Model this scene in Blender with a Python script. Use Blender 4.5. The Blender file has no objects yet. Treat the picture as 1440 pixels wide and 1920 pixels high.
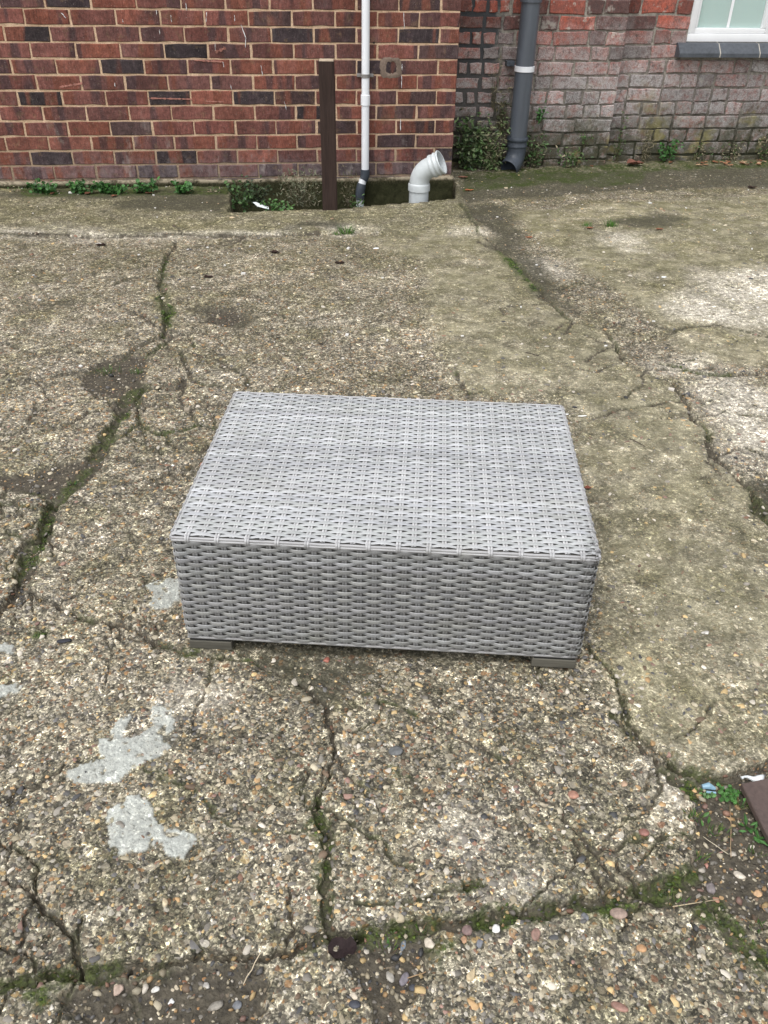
import bpy, math, random
import numpy as np
from mathutils import Matrix, Vector

random.seed(7)
RNG = np.random.default_rng(11)
scene = bpy.context.scene
C = scene.collection

# ------------------------------------------------------------------ camera, sky, sun, exposure
F, PITCH, ROLL, CAM_H = 1573.07, .6056, -.0201, 1.2219
cp, sp, cr, sr = math.cos(PITCH), math.sin(PITCH), math.cos(ROLL), math.sin(ROLL)
cam_data = bpy.data.cameras.new('camera')
cam = bpy.data.objects.new('camera', cam_data)
C.objects.link(cam)
fwd, up0, right0 = Vector((0, cp, -sp)), Vector((0, sp, cp)), Vector((1, 0, 0))
rv, uv = cr * right0 - sr * up0, sr * right0 + cr * up0
M = Matrix.Identity(4)
for i in range(3):
    M[i][0], M[i][1], M[i][2] = rv[i], uv[i], -fwd[i]
M[0][3], M[1][3], M[2][3] = 0, 0, CAM_H
cam.matrix_world = M
cam_data.sensor_fit = 'HORIZONTAL'
cam_data.sensor_width = 36
cam_data.lens = 36 * F / 1440
cam_data.clip_start = .01
cam_data.clip_end = 500
scene.camera = cam

SUN_EL, SUN_ROT = math.radians(62), math.radians(215)
world = bpy.data.worlds.new('World')
scene.world = world
world.use_nodes = True
wn, wl = world.node_tree.nodes, world.node_tree.links
wn.clear()
wo = wn.new('ShaderNodeOutputWorld'); bg = wn.new('ShaderNodeBackground')
sky = wn.new('ShaderNodeTexSky'); sky.sky_type = 'NISHITA'; sky.sun_disc = False
sky.sun_elevation = SUN_EL; sky.sun_rotation = SUN_ROT
sky.air_density = 1.0; sky.dust_density = 3.0
hs = wn.new('ShaderNodeHueSaturation'); hs.inputs['Saturation'].default_value = .22
wl.new(sky.outputs[0], hs.inputs['Color']); wl.new(hs.outputs[0], bg.inputs['Color'])
bg.inputs['Strength'].default_value = .15
wl.new(bg.outputs[0], wo.inputs[0])
sun_data = bpy.data.lights.new('sun', 'SUN')
sun_data.energy = 1.0; sun_data.angle = math.radians(50); sun_data.color = (1, .975, .94)
sun = bpy.data.objects.new('sun', sun_data); C.objects.link(sun)
sdir = Vector((math.sin(SUN_ROT) * math.cos(SUN_EL), math.cos(SUN_ROT) * math.cos(SUN_EL), math.sin(SUN_EL)))
sun.rotation_euler = sdir.to_track_quat('Z', 'Y').to_euler()
sun.location = sdir * 30
scene.view_settings.view_transform = 'Standard'
scene.view_settings.look = 'None'
scene.view_settings.gamma = 1
scene.view_settings.exposure = .72
scene.view_settings.use_curve_mapping = False

# ------------------------------------------------------------------ helpers
def ray(px, py):
    u, v = (px - 720) / F, (960 - py) / F
    X, Y = cr * u + sr * v, -sr * u + cr * v
    return np.array([X, cp + Y * sp, -sp + Y * cp])

def gp(px, py, z=0.0):                       # ground point where the photograph's pixel lies
    d = ray(px, py); t = (z - CAM_H) / d[2]
    return (d[0] * t, d[1] * t)

TAB = np.random.default_rng(3).random((8, 256, 256)).astype(np.float32)
def vnoise(x, y, seed=0):
    xi, yi = np.floor(x).astype(np.int64), np.floor(y).astype(np.int64)
    fx, fy = x - xi, y - yi
    fx, fy = fx * fx * (3 - 2 * fx), fy * fy * (3 - 2 * fy)
    T = TAB[seed % 8]
    a, b = T[xi & 255, yi & 255], T[(xi + 1) & 255, yi & 255]
    c, d = T[xi & 255, (yi + 1) & 255], T[(xi + 1) & 255, (yi + 1) & 255]
    return (a + (b - a) * fx) * (1 - fy) + (c + (d - c) * fx) * fy
def fbm(x, y, s, octv=3, seed=0):            # about -1 .. 1
    r, amp, tot = 0, 1, 0
    for o in range(octv):
        r = r + amp * vnoise(x * s + 17.3 * o + seed * 5.1, y * s + 9.7 * o, seed + o); tot += amp
        amp *= .5; s *= 2.03
    return (r / tot) * 2 - 1
def sstep(a, b, x):
    t = np.clip((x - a) / (b - a), 0, 1); return t * t * (3 - 2 * t)

def tag(o, label=None, cat=None, group=None, kind=None):
    if label: o['label'] = label
    if cat: o['category'] = cat
    if group: o['group'] = group
    if kind: o['kind'] = kind
    return o
def empty(name, loc=(0, 0, 0), rz=0, label=None, cat=None, group=None):
    o = bpy.data.objects.new(name, None); C.objects.link(o)
    o.empty_display_size = .05
    o.location = loc; o.rotation_euler = (0, 0, rz)
    return tag(o, label, cat, group)
def link(name, me, mat=None, parent=None, smooth=False):
    if mat and not me.materials: me.materials.append(mat)
    o = bpy.data.objects.new(name, me); C.objects.link(o)
    if parent: o.parent = parent
    if smooth:
        me.polygons.foreach_set('use_smooth', np.ones(len(me.polygons), bool))
    return o
def mesh_np(name, V, faces, k, col=None):    # faces: (n,k) array
    V = np.asarray(V, np.float32); faces = np.asarray(faces, np.int32)
    me = bpy.data.meshes.new(name)
    me.vertices.add(len(V)); me.vertices.foreach_set('co', V.ravel())
    me.loops.add(faces.size); me.loops.foreach_set('vertex_index', faces.ravel())
    me.polygons.add(len(faces))
    me.polygons.foreach_set('loop_start', np.arange(0, faces.size, k, dtype=np.int32))
    me.update(calc_edges=True)
    if col is not None:
        a = me.color_attributes.new('Col', 'FLOAT_COLOR', 'POINT')
        c4 = np.ones((len(V), 4), np.float32); c4[:, :col.shape[1]] = col
        a.data.foreach_set('color', c4.ravel())
    return me

class MB:                                     # collects quads / polygons / tubes into ONE mesh
    def __init__(s): s.v = []; s.f = []; s.c = []
    def add(s, vs, fs, col=(1, 1, 1)):
        b = len(s.v); s.v += [tuple(v) for v in vs]; s.f += [tuple(b + i for i in f) for f in fs]
        s.c += [col] * len(vs)
    def box(s, c, h, rot=None, bev=0, col=(1, 1, 1)):
        c = Vector(c)
        if bev <= 0:
            vs = [Vector((x * h[0], y * h[1], z * h[2])) for x in (-1, 1) for y in (-1, 1) for z in (-1, 1)]
            fs = [(0, 1, 3, 2), (4, 6, 7, 5), (0, 4, 5, 1), (2, 3, 7, 6), (0, 2, 6, 4), (1, 5, 7, 3)]
        else:
            import bmesh
            bm = bmesh.new(); bmesh.ops.create_cube(bm, size=2)
            for v in bm.verts: v.co = Vector((v.co.x * h[0], v.co.y * h[1], v.co.z * h[2]))
            bmesh.ops.bevel(bm, geom=bm.edges[:], offset=bev, segments=2, affect='EDGES', profile=.6)
            bm.verts.ensure_lookup_table(); bm.verts.index_update()
            vs = [v.co.copy() for v in bm.verts]; fs = [tuple(v.index for v in f.verts) for f in bm.faces]
            bm.free()
        if rot is not None: vs = [rot @ v for v in vs]
        s.add([v + c for v in vs], fs, col)
    def rings(s, rings, close=True, cap=True, col=(1, 1, 1)):   # list of rings of equal count
        n = len(rings[0]); vs = [p for r in rings for p in r]; fs = []
        for i in range(len(rings) - 1):
            for j in range(n if close else n - 1):
                k = (j + 1) % n
                fs.append((i * n + j, i * n + k, (i + 1) * n + k, (i + 1) * n + j))
        if cap:
            fs.append(tuple(reversed(range(n)))); fs.append(tuple((len(rings) - 1) * n + j for j in range(n)))
        s.add(vs, fs, col)
    def tube(s, path, rad, n=20, cap=True, col=(1, 1, 1), twist=None):
        path = [Vector(p) for p in path]; rad = rad if isinstance(rad, (list, tuple)) else [rad] * len(path)
        rings = []; ref = None
        for i, p in enumerate(path):
            a = path[max(i - 1, 0)]; b = path[min(i + 1, len(path) - 1)]
            j = i
            while (b - a).length < 1e-6: j += 1; b = path[min(j + 1, len(path) - 1)]; a = path[max(i - 2, 0)]
            t = (b - a).normalized()
            if ref is None: ref = Vector((0, 1, 0)) if abs(t.y) < .8 else Vector((1, 0, 0))
            u = (ref - t * ref.dot(t)).normalized(); w = t.cross(u); ref = u
            rings.append([p + (u * math.cos(q) + w * math.sin(q)) * rad[i] for q in [2 * math.pi * k / n for k in range(n)]])
        s.rings(rings, True, cap, col)
    def build(s, name, mat, parent=None, smooth=False, sharp=None):
        me = bpy.data.meshes.new(name); me.from_pydata(s.v, [], s.f); me.update()
        a = me.color_attributes.new('Col', 'FLOAT_COLOR', 'POINT')
        a.data.foreach_set('color', np.array([(*c, 1) for c in s.c], np.float32).ravel())
        o = link(name, me, mat, parent, smooth)
        if sharp:
            me.set_sharp_from_angle(angle=math.radians(sharp))
        return o

# ---- material helper
class NT:
    def __init__(s, name):
        s.m = bpy.data.materials.new(name); s.m.use_nodes = True
        s.n = s.m.node_tree.nodes; s.l = s.m.node_tree.links; s.n.clear()
        s.out = s.n.new('ShaderNodeOutputMaterial'); s.b = s.n.new('ShaderNodeBsdfPrincipled')
        s.l.new(s.b.outputs[0], s.out.inputs[0])
    def set(s, sock, v):
        if isinstance(v, bpy.types.NodeSocket): s.l.new(v, sock)
        elif isinstance(v, (tuple, list)) and len(v) == 3 and len(sock.default_value) == 4: sock.default_value = (*v, 1)
        else: sock.default_value = v
    def math(s, op, a, b=0.0, clamp=False):
        n = s.n.new('ShaderNodeMath'); n.operation = op; n.use_clamp = clamp
        s.set(n.inputs[0], a); s.set(n.inputs[1], b); return n.outputs[0]
    def mix(s, f, a, b, mode='MIX'):
        n = s.n.new('ShaderNodeMix'); n.data_type = 'RGBA'; n.blend_type = mode
        s.set(n.inputs[0], f); s.set(n.inputs[6], a); s.set(n.inputs[7], b); return n.outputs[2]
    def ramp(s, f, stops, interp='LINEAR'):
        n = s.n.new('ShaderNodeValToRGB'); cr_ = n.color_ramp; cr_.interpolation = interp
        while len(cr_.elements) < len(stops): cr_.elements.new(.5)
        for e, (p, c) in zip(cr_.elements, stops):
            e.position = p; e.color = (*c, 1) if isinstance(c, (tuple, list)) else (c, c, c, 1)
        s.set(n.inputs[0], f); return n.outputs[0]
    def noise(s, vec, scale, detail=3, rough=.55, dist=0, col=False):
        n = s.n.new('ShaderNodeTexNoise'); s.set(n.inputs['Vector'], vec)
        n.inputs['Scale'].default_value = scale; n.inputs['Detail'].default_value = detail
        n.inputs['Roughness'].default_value = rough; n.inputs['Distortion'].default_value = dist
        return n.outputs['Color' if col else 'Fac']
    def voro(s, vec, scale, feature='F1', dims='3D', rnd=1):
        n = s.n.new('ShaderNodeTexVoronoi'); n.feature = feature; n.voronoi_dimensions = dims
        s.set(n.inputs['Vector'], vec); n.inputs['Scale'].default_value = scale; n.inputs['Randomness'].default_value = rnd
        return n
    def map(s, vec, scale=(1, 1, 1), loc=(0, 0, 0)):
        n = s.n.new('ShaderNodeMapping'); s.set(n.inputs[0], vec); n.inputs[3].default_value = scale
        n.inputs[1].default_value = loc; return n.outputs[0]
    def pos(s): return s.n.new('ShaderNodeNewGeometry').outputs['Position']
    def obj(s): return s.n.new('ShaderNodeTexCoord').outputs['Object']
    def attr(s, name):
        n = s.n.new('ShaderNodeAttribute'); n.attribute_name = name; return n
    def vadd(s, a, b, op='ADD'):
        n = s.n.new('ShaderNodeVectorMath'); n.operation = op; s.set(n.inputs[0], a)
        if op == 'SCALE': s.set(n.inputs['Scale'], b)
        else: s.set(n.inputs[1], b)
        return n.outputs[0]
    def sep(s, v):
        n = s.n.new('ShaderNodeSeparateXYZ'); s.set(n.inputs[0], v); return n.outputs
    def bump(s, h, strength=.5, dist=.01, prev=None):
        n = s.n.new('ShaderNodeBump'); s.set(n.inputs['Height'], h)
        n.inputs['Strength'].default_value = strength; n.inputs['Distance'].default_value = dist
        if prev: s.l.new(prev, n.inputs['Normal'])
        return n.outputs[0]
    def fin(s, col=None, rough=None, normal=None, spec=None):
        if col is not None: s.set(s.b.inputs['Base Color'], col)
        if rough is not None: s.set(s.b.inputs['Roughness'], rough)
        if normal is not None: s.set(s.b.inputs['Normal'], normal)
        if spec is not None: s.set(s.b.inputs['Specular IOR Level'], spec)
        return s.m

def simple(name, col, rough=.6, nscale=60, var=.25, bump=.2, bdist=.002, spec=.4, stretch=(1, 1, 1), attr=False):
    t = NT(name); v = t.map(t.obj(), stretch)
    n = t.noise(v, nscale, 4)
    n2 = t.noise(v, nscale * .13, 3)
    f = t.math('ADD', t.math('MULTIPLY', n, .6), t.math('MULTIPLY', n2, .6))
    base = t.attr('Col').outputs['Color'] if attr else None
    k = t.ramp(f, [(.35, 1 - var), (.8, 1 + var)])
    c = t.mix(1.0, base if attr else col, k, 'MULTIPLY')
    return t.fin(c, rough, t.bump(n, bump, bdist), spec)

# ------------------------------------------------------------------ materials
def m_ground():
    t = NT('weathered_concrete'); P = t.pos()
    wv = t.vadd(P, t.vadd(t.vadd(t.noise(P, 55, 2, col=True), (.5, .5, .5), 'SUBTRACT'), .012, 'SCALE'))
    A, B = t.attr('MaskA'), t.attr('MaskB')
    a = t.n.new('ShaderNodeSeparateColor'); t.l.new(A.outputs['Color'], a.inputs[0])
    b = t.n.new('ShaderNodeSeparateColor'); t.l.new(B.outputs['Color'], b.inputs[0])
    soil, moss, smooth, pale = a.outputs[0], a.outputs[1], a.outputs[2], A.outputs['Alpha']
    cement, dark, olive, apron = b.outputs[0], b.outputs[1], b.outputs[2], B.outputs['Alpha']
    big = t.noise(P, 2.2, 5, .6); mid = t.noise(P, 14, 4, .6); fine = t.noise(P, 260, 3, .7); med = t.noise(P, 75, 4, .65)
    # matrix
    mat = t.ramp(t.math('ADD', t.math('MULTIPLY', big, .5), t.math('MULTIPLY', mid, .5)),
                 [(.36, (.085, .077, .054)), (.5, (.172, .155, .118)), (.64, (.285, .258, .208))])
    mat = t.mix(1, mat, t.ramp(med, [(.32, .45), (.5, 1.0), (.68, 1.6)]), 'MULTIPLY')
    mat = t.mix(1, mat, t.ramp(fine, [(.3, .55), (.5, 1.0), (.7, 1.45)]), 'MULTIPLY')
    pal = [(0, (.04, .037, .036)), (.13, (.085, .07, .055)), (.27, (.15, .12, .085)), (.4, (.10, .09, .08)), (.5, (.22, .185, .13)),
           (.6, (.30, .265, .21)), (.7, (.30, .165, .075)), (.76, (.19, .09, .05)), (.82, (.42, .36, .27)), (.9, (.5, .46, .4)), (.96, (.38, .26, .12))]
    v1 = t.voro(wv, 95); v2 = t.voro(wv, 185); v3 = t.voro(wv, 52)
    def cell(v):
        s_ = t.n.new('ShaderNodeSeparateColor'); t.l.new(v.outputs['Color'], s_.inputs[0]); return s_.outputs
    c1, c2, c3 = cell(v1), cell(v2), cell(v3)
    rocky = t.math('SUBTRACT', 1.0, smooth, True)
    v4 = t.voro(wv, 330); c4 = cell(v4)
    grit = t.mix(1, t.ramp(c4[0], [(0, .4), (.5, .9), (.8, 1.35), (1, 2.6)]), t.ramp(c2[2], [(0, .46), (.45, .92), (.8, 1.3), (1, 2.05)]), 'MULTIPLY')
    grit = t.mix(1, grit, t.ramp(c1[2], [(0, .48), (.5, .92), (.85, 1.35), (1, 1.9)]), 'MULTIPLY')
    grit = t.mix(1, grit, t.ramp(c3[2], [(0, .66), (.5, .95), (.85, 1.2), (1, 1.7)]), 'MULTIPLY')
    v5 = t.voro(t.vadd(P, t.vadd(t.noise(P, 25, 3, col=True), .03, 'SCALE')), 27); c5 = cell(v5)
    grit = t.mix(1, grit, t.ramp(c5[1], [(0, .8), (.5, 1.0), (1, 1.25)]), 'MULTIPLY')
    col = t.mix(1, mat, grit, 'MULTIPLY')
    f2 = t.math('MULTIPLY', t.math('GREATER_THAN', c2[1], .38), t.math('LESS_THAN', v2.outputs['Distance'], .5))
    col = t.mix(t.math('MULTIPLY', f2, t.math('ADD', t.math('MULTIPLY', rocky, .3), .45)), col, t.ramp(c2[0], pal, 'CONSTANT'))
    f1 = t.math('MULTIPLY', t.math('GREATER_THAN', c1[1], .55), t.math('LESS_THAN', v1.outputs['Distance'], .42))
    col = t.mix(t.math('MULTIPLY', f1, t.math('ADD', t.math('MULTIPLY', rocky, .35), .42)), col, t.ramp(c1[0], pal, 'CONSTANT'))
    f3 = t.math('MULTIPLY', t.math('GREATER_THAN', c3[1], .8), t.math('LESS_THAN', v3.outputs['Distance'], .36))
    col = t.mix(t.math('MULTIPLY', t.math('MULTIPLY', f3, rocky), .7), col, t.ramp(c3[0], pal, 'CONSTANT'))
    # smoother screed, apron, olive algae
    sm = t.mix(1, (.275, .252, .172), t.ramp(t.math('ADD', t.math('MULTIPLY', med, .35), t.math('MULTIPLY', mid, .65)), [(.38, .5), (.5, .95), (.62, 1.5)]), 'MULTIPLY')
    sm = t.mix(1, sm, t.ramp(fine, [(.3, .6), (.5, 1.0), (.7, 1.4)]), 'MULTIPLY')
    blot = t.ramp(t.noise(P, 3.3, 6, .68), [(.38, .28), (.6, .72)])
    col = t.mix(t.math('MULTIPLY', smooth, blot), col, sm)
    sm = t.mix(1, sm, grit, 'MULTIPLY')
    ap = t.mix(1, (.165, .152, .102), t.ramp(t.math('ADD', t.math('MULTIPLY', med, .4), t.math('MULTIPLY', mid, .6)), [(.36, .6), (.5, 1.0), (.66, 1.4)]), 'MULTIPLY')
    ap = t.mix(1, ap, t.mix(.25, grit, (1, 1, 1)), 'MULTIPLY')
    col = t.mix(t.math('MULTIPLY', apron, .72), col, ap)
    om = t.math('MULTIPLY', olive, t.ramp(t.noise(P, 9, 5, .65), [(.38, 0.0), (.62, 1.0)]), True)
    col = t.mix(t.math('MULTIPLY', om, .5), col, (.115, .11, .035))
    col = t.mix(t.math('MULTIPLY', pale, t.ramp(med, [(.34, .1), (.56, 1.0)])), col, t.mix(1, (.52, .48, .41), t.mix(.5, grit, (1, 1, 1)), 'MULTIPLY'))
    # stray algae in hollows
    al = t.ramp(t.noise(P, 4.2, 8, .76), [(.47, 0.0), (.62, .72)])
    al = t.math('MULTIPLY', al, t.ramp(t.sep(P)[1], [(.9, .55), (2.6, 1.0)]) if False else .75)
    col = t.mix(al, col, t.mix(1, (.092, .085, .04), grit, 'MULTIPLY'))
    lt = t.ramp(t.noise(P, 2.7, 6, .7, .4), [(.5, 0.0), (.66, .55)])
    col = t.mix(lt, col, t.mix(1, col, (1.6, 1.57, 1.52), 'MULTIPLY'))
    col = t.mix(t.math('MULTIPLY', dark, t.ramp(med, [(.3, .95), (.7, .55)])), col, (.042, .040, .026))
    cem = t.mix(1, t.mix(1, (.40, .415, .39), t.ramp(med, [(.3, .78), (.6, 1.04)]), 'MULTIPLY'), t.mix(.85, grit, (1, 1, 1)), 'MULTIPLY')
    col = t.mix(cement, col, cem)
    so = t.mix(1, (.056, .048, .035), t.ramp(med, [(.3, .5), (.7, 1.7)]), 'MULTIPLY')
    so = t.mix(t.math('MULTIPLY', f2, t.math('GREATER_THAN', c2[2], .72)), so, t.ramp(c2[0], pal, 'CONSTANT'))
    col = t.mix(soil, col, so)
    mo = t.mix(t.ramp(t.noise(P, 120, 3, .7), [(.35, 0.0), (.68, 1.0)]), (.014, .02, .005), (.07, .10, .014))
    col = t.mix(1, col, (1.06, 1.06, 1.04), 'MULTIPLY')
    mf = t.math('MULTIPLY', moss, t.ramp(t.noise(P, 40, 4, .7), [(.36, .1), (.52, 1.1)]), True)
    col = t.mix(mf, col, mo)
    h = t.math('SUBTRACT', t.math('MULTIPLY', fine, .5), t.math('MULTIPLY', v2.outputs['Distance'], .5))
    n1 = t.bump(t.math('MULTIPLY', t.math('SUBTRACT', .45, v1.outputs['Distance'], True), f1), .8, .006)
    n2 = t.bump(med, .7, .006, n1)
    nn = t.bump(h, .9, .0022, n2)
    rough = t.ramp(fine, [(.3, .62), (.7, .9)])
    return t.fin(col, rough, nn, .35)

def m_brick(name, old=False, stuff=False):
    t = NT(name); oi = t.n.new('ShaderNodeObjectInfo')
    base = t.attr('Col').outputs['Color'] if stuff else oi.outputs['Color']
    O = t.obj(); P = t.pos()
    if not stuff:
        O = t.vadd(O, t.vadd((7.1, 3.3, 5.7), t.math('MULTIPLY', oi.outputs['Random'], 20), 'SCALE'))
    nb = t.noise(t.map(O, (1, .2, .12)), 11, 1, .3)
    fine = t.noise(O, 210, 4, .7); mid = t.noise(O, 45, 4, .65)
    drag = t.noise(t.map(O, (1, 1, .14)), 240, 2, .6)
    col = base
    if not old:
        col = t.mix(t.ramp(nb, [(.57, 0.0), (.62, .75)]), col, (.175, .06, .038))
        col = t.mix(t.ramp(nb, [(.36, .7), (.41, 0.0)]), col, (.05, .033, .036))
        col = t.mix(t.ramp(t.noise(O, 24, 3), [(.6, 0.0), (.68, .35)]), col, (.16, .105, .06))
    else:
        col = t.mix(t.ramp(nb, [(.5, 0.0), (.62, .5)]), col, (.13, .05, .04))
    col = t.mix(1, col, t.ramp(drag, [(.3, .72), (.7, 1.28)]), 'MULTIPLY')
    col = t.mix(1, col, t.ramp(mid, [(.3, .7), (.7, 1.35)]), 'MULTIPLY')
    col = t.mix(1, col, t.ramp(fine, [(.3, .7), (.7, 1.35)]), 'MULTIPLY')
    s = t.sep(P)
    if not old:
        col = t.mix(1, col, t.ramp(t.noise(t.map(P, (1, 1, .35)), 7, 5, .7), [(.35, .72), (.65, 1.18)]), 'MULTIPLY')
        scf = t.ramp(t.noise(t.map(P, (1, 1, 2.2)), 26, 5, .8), [(.63, 0.0), (.7, .4)])
        col = t.mix(scf, col, (.30, .22, .18))
        sp_ = t.ramp(t.noise(P, 300, 2, .5), [(.68, 0.0), (.73, .6)])
        col = t.mix(sp_, col, (.5, .46, .42))
        low = t.math('MULTIPLY', t.ramp(s[2], [(.0, 1.0), (.13, .75), (.2, .0)]), t.ramp(t.noise(P, 22, 4, .7), [(.42, 0.0), (.64, 1.0)]))
        col = t.mix(t.math('MULTIPLY', low, .45), col, (.24, .2, .2))
        eff = t.math('MULTIPLY', t.ramp(t.noise(t.map(P, (1, 1, .4)), 12, 4, .7), [(.6, 0.0), (.72, .5)]), t.ramp(s[2], [(.1, 1.0), (.4, .2)]))
        col = t.mix(eff, col, (.42, .37, .34))
    else:
        hgt = t.math('ADD', s[2], t.math('MULTIPLY', t.math('SUBTRACT', t.noise(P, 4.5, 4, .65), .5), .55))
        ef = t.math('MULTIPLY', t.ramp(hgt, [(.42, 1.0), (.66, .7), (.84, .12)]), t.ramp(t.noise(P, 28, 5, .75), [(.36, .42), (.54, 1.0)]))
        col = t.mix(t.math('MULTIPLY', ef, .9), col, t.mix(t.ramp(fine, [(.4, 0.0), (.6, 1.0)]), (.22, .2, .195), (.5, .485, .47)))
        blot = t.ramp(t.noise(P, 11, 4, .7), [(.6, 0.0), (.66, .8)])
        col = t.mix(t.math('MULTIPLY', blot, .8), col, (.45, .42, .37))
        dk = t.ramp(t.noise(P, 30, 6, .8), [(.53, 0.0), (.66, .85)])
        col = t.mix(dk, col, (.07, .06, .055))
        vb = t.ramp(oi.outputs['Random'], [(0, .72), (.5, 1.0), (1, 1.15)])
        if not stuff: col = t.mix(1, col, vb, 'MULTIPLY')
        mo = t.math('MULTIPLY', t.ramp(hgt, [(.06, 1.0), (.2, .75), (.36, 0.0)]), t.ramp(t.noise(P, 16, 4, .7), [(.32, .25), (.52, 1.0)]))
        col = t.mix(t.math('MULTIPLY', mo, .9), col, (.042, .044, .02))
        ol = t.math('MULTIPLY', t.ramp(hgt, [(.1, .9), (.5, 0.0)]), t.ramp(t.noise(P, 6, 3, .6), [(.56, .0), (.66, .7)]))
        col = t.mix(ol, col, (.25, .22, .08))
    nn = t.bump(mid, .6, .004, t.bump(fine, .5, .0015))
    nn = t.bump(drag, .3, .0015, nn)
    return t.fin(col, .82, nn, .25)

def m_mortar(name, old=False):
    t = NT(name); P = t.pos(); O = t.obj()
    fine = t.noise(P, 260, 3, .7); mid = t.noise(P, 24, 4, .7)
    s = t.sep(P); so = t.sep(O)
    if not old:
        col = t.mix(t.ramp(mid, [(.35, 0.0), (.65, 1.0)]), (.47, .325, .21), (.66, .48, .33))
        g = t.math('MULTIPLY', t.ramp(s[2], [(.02, 1.0), (.3, 0.0)]), t.ramp(mid, [(.3, .4), (.6, 1.0)]))
        col = t.mix(g, col, (.15, .125, .095))
    else:
        col = t.mix(t.ramp(mid, [(.35, 0.0), (.65, 1.0)]), (.17, .15, .13), (.38, .35, .3))
        edge = t.math('ADD', so[0], t.math('MULTIPLY', t.math('SUBTRACT', mid, .5), .12))
        col = t.mix(t.ramp(edge, [(.66, 1.0), (.74, 0.0)]), col, (.062, .065, .068))
        hgt = t.math('ADD', s[2], t.math('MULTIPLY', t.math('SUBTRACT', mid, .5), .3))
        col = t.mix(t.ramp(hgt, [(.42, .5), (.62, 0.0)]), col, (.12, .108, .095))
        col = t.mix(t.ramp(hgt, [(.1, .95), (.34, 0.0)]), col, (.03, .032, .017))
    col = t.mix(1, col, t.ramp(fine, [(.3, .65), (.7, 1.35)]), 'MULTIPLY')
    return t.fin(col, .92, t.bump(mid, .7, .008, t.bump(fine, .7, .003)), .2)

def m_weave():
    t = NT('grey_resin_wicker'); a = t.attr('Col').outputs['Color']; O = t.obj()
    fine = t.noise(O, 900, 3, .7); mid = t.noise(O, 30, 4, .7); s = t.sep(O)
    col = t.mix(1, a, t.ramp(fine, [(.3, .86), (.7, 1.12)]), 'MULTIPLY')
    col = t.mix(1, col, t.ramp(t.noise(t.map(O, (.35, 1, 1)), 11, 5, .7), [(.34, .84), (.62, 1.06)]), 'MULTIPLY')
    col = t.mix(t.ramp(t.noise(O, 6, 5, .7), [(.55, 0.0), (.72, .3)]), col, (.25, .25, .19))
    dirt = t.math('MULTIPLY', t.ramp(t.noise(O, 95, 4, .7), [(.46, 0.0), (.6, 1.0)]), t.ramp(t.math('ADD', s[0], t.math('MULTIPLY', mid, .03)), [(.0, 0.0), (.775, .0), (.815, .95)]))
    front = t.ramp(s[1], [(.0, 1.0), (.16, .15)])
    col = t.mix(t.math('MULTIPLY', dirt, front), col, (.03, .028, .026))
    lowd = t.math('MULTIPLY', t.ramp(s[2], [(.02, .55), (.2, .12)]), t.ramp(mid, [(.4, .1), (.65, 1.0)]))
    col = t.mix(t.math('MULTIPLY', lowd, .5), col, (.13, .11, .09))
    return t.fin(col, .5, t.bump(fine, .35, .0006), .45)

def m_attr(name, rough=.6, nscale=120, var=.3, bump=.4, spec=.35, bd=.002):
    return simple(name, (1, 1, 1), rough, nscale, var, bump, bd, spec, attr=True)
def m_objcol(name, rough=.6, nscale=150):
    t = NT(name); oi = t.n.new('ShaderNodeObjectInfo'); O = t.obj()
    f = t.noise(O, nscale, 4, .65); g = t.noise(O, nscale * .25, 3, .6)
    c = t.mix(1, oi.outputs['Color'], t.ramp(f, [(.3, .72), (.7, 1.3)]), 'MULTIPLY')
    c = t.mix(1, c, t.ramp(g, [(.3, .8), (.7, 1.25)]), 'MULTIPLY')
    return t.fin(c, rough, t.bump(f, .4, .001), .4)

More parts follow.
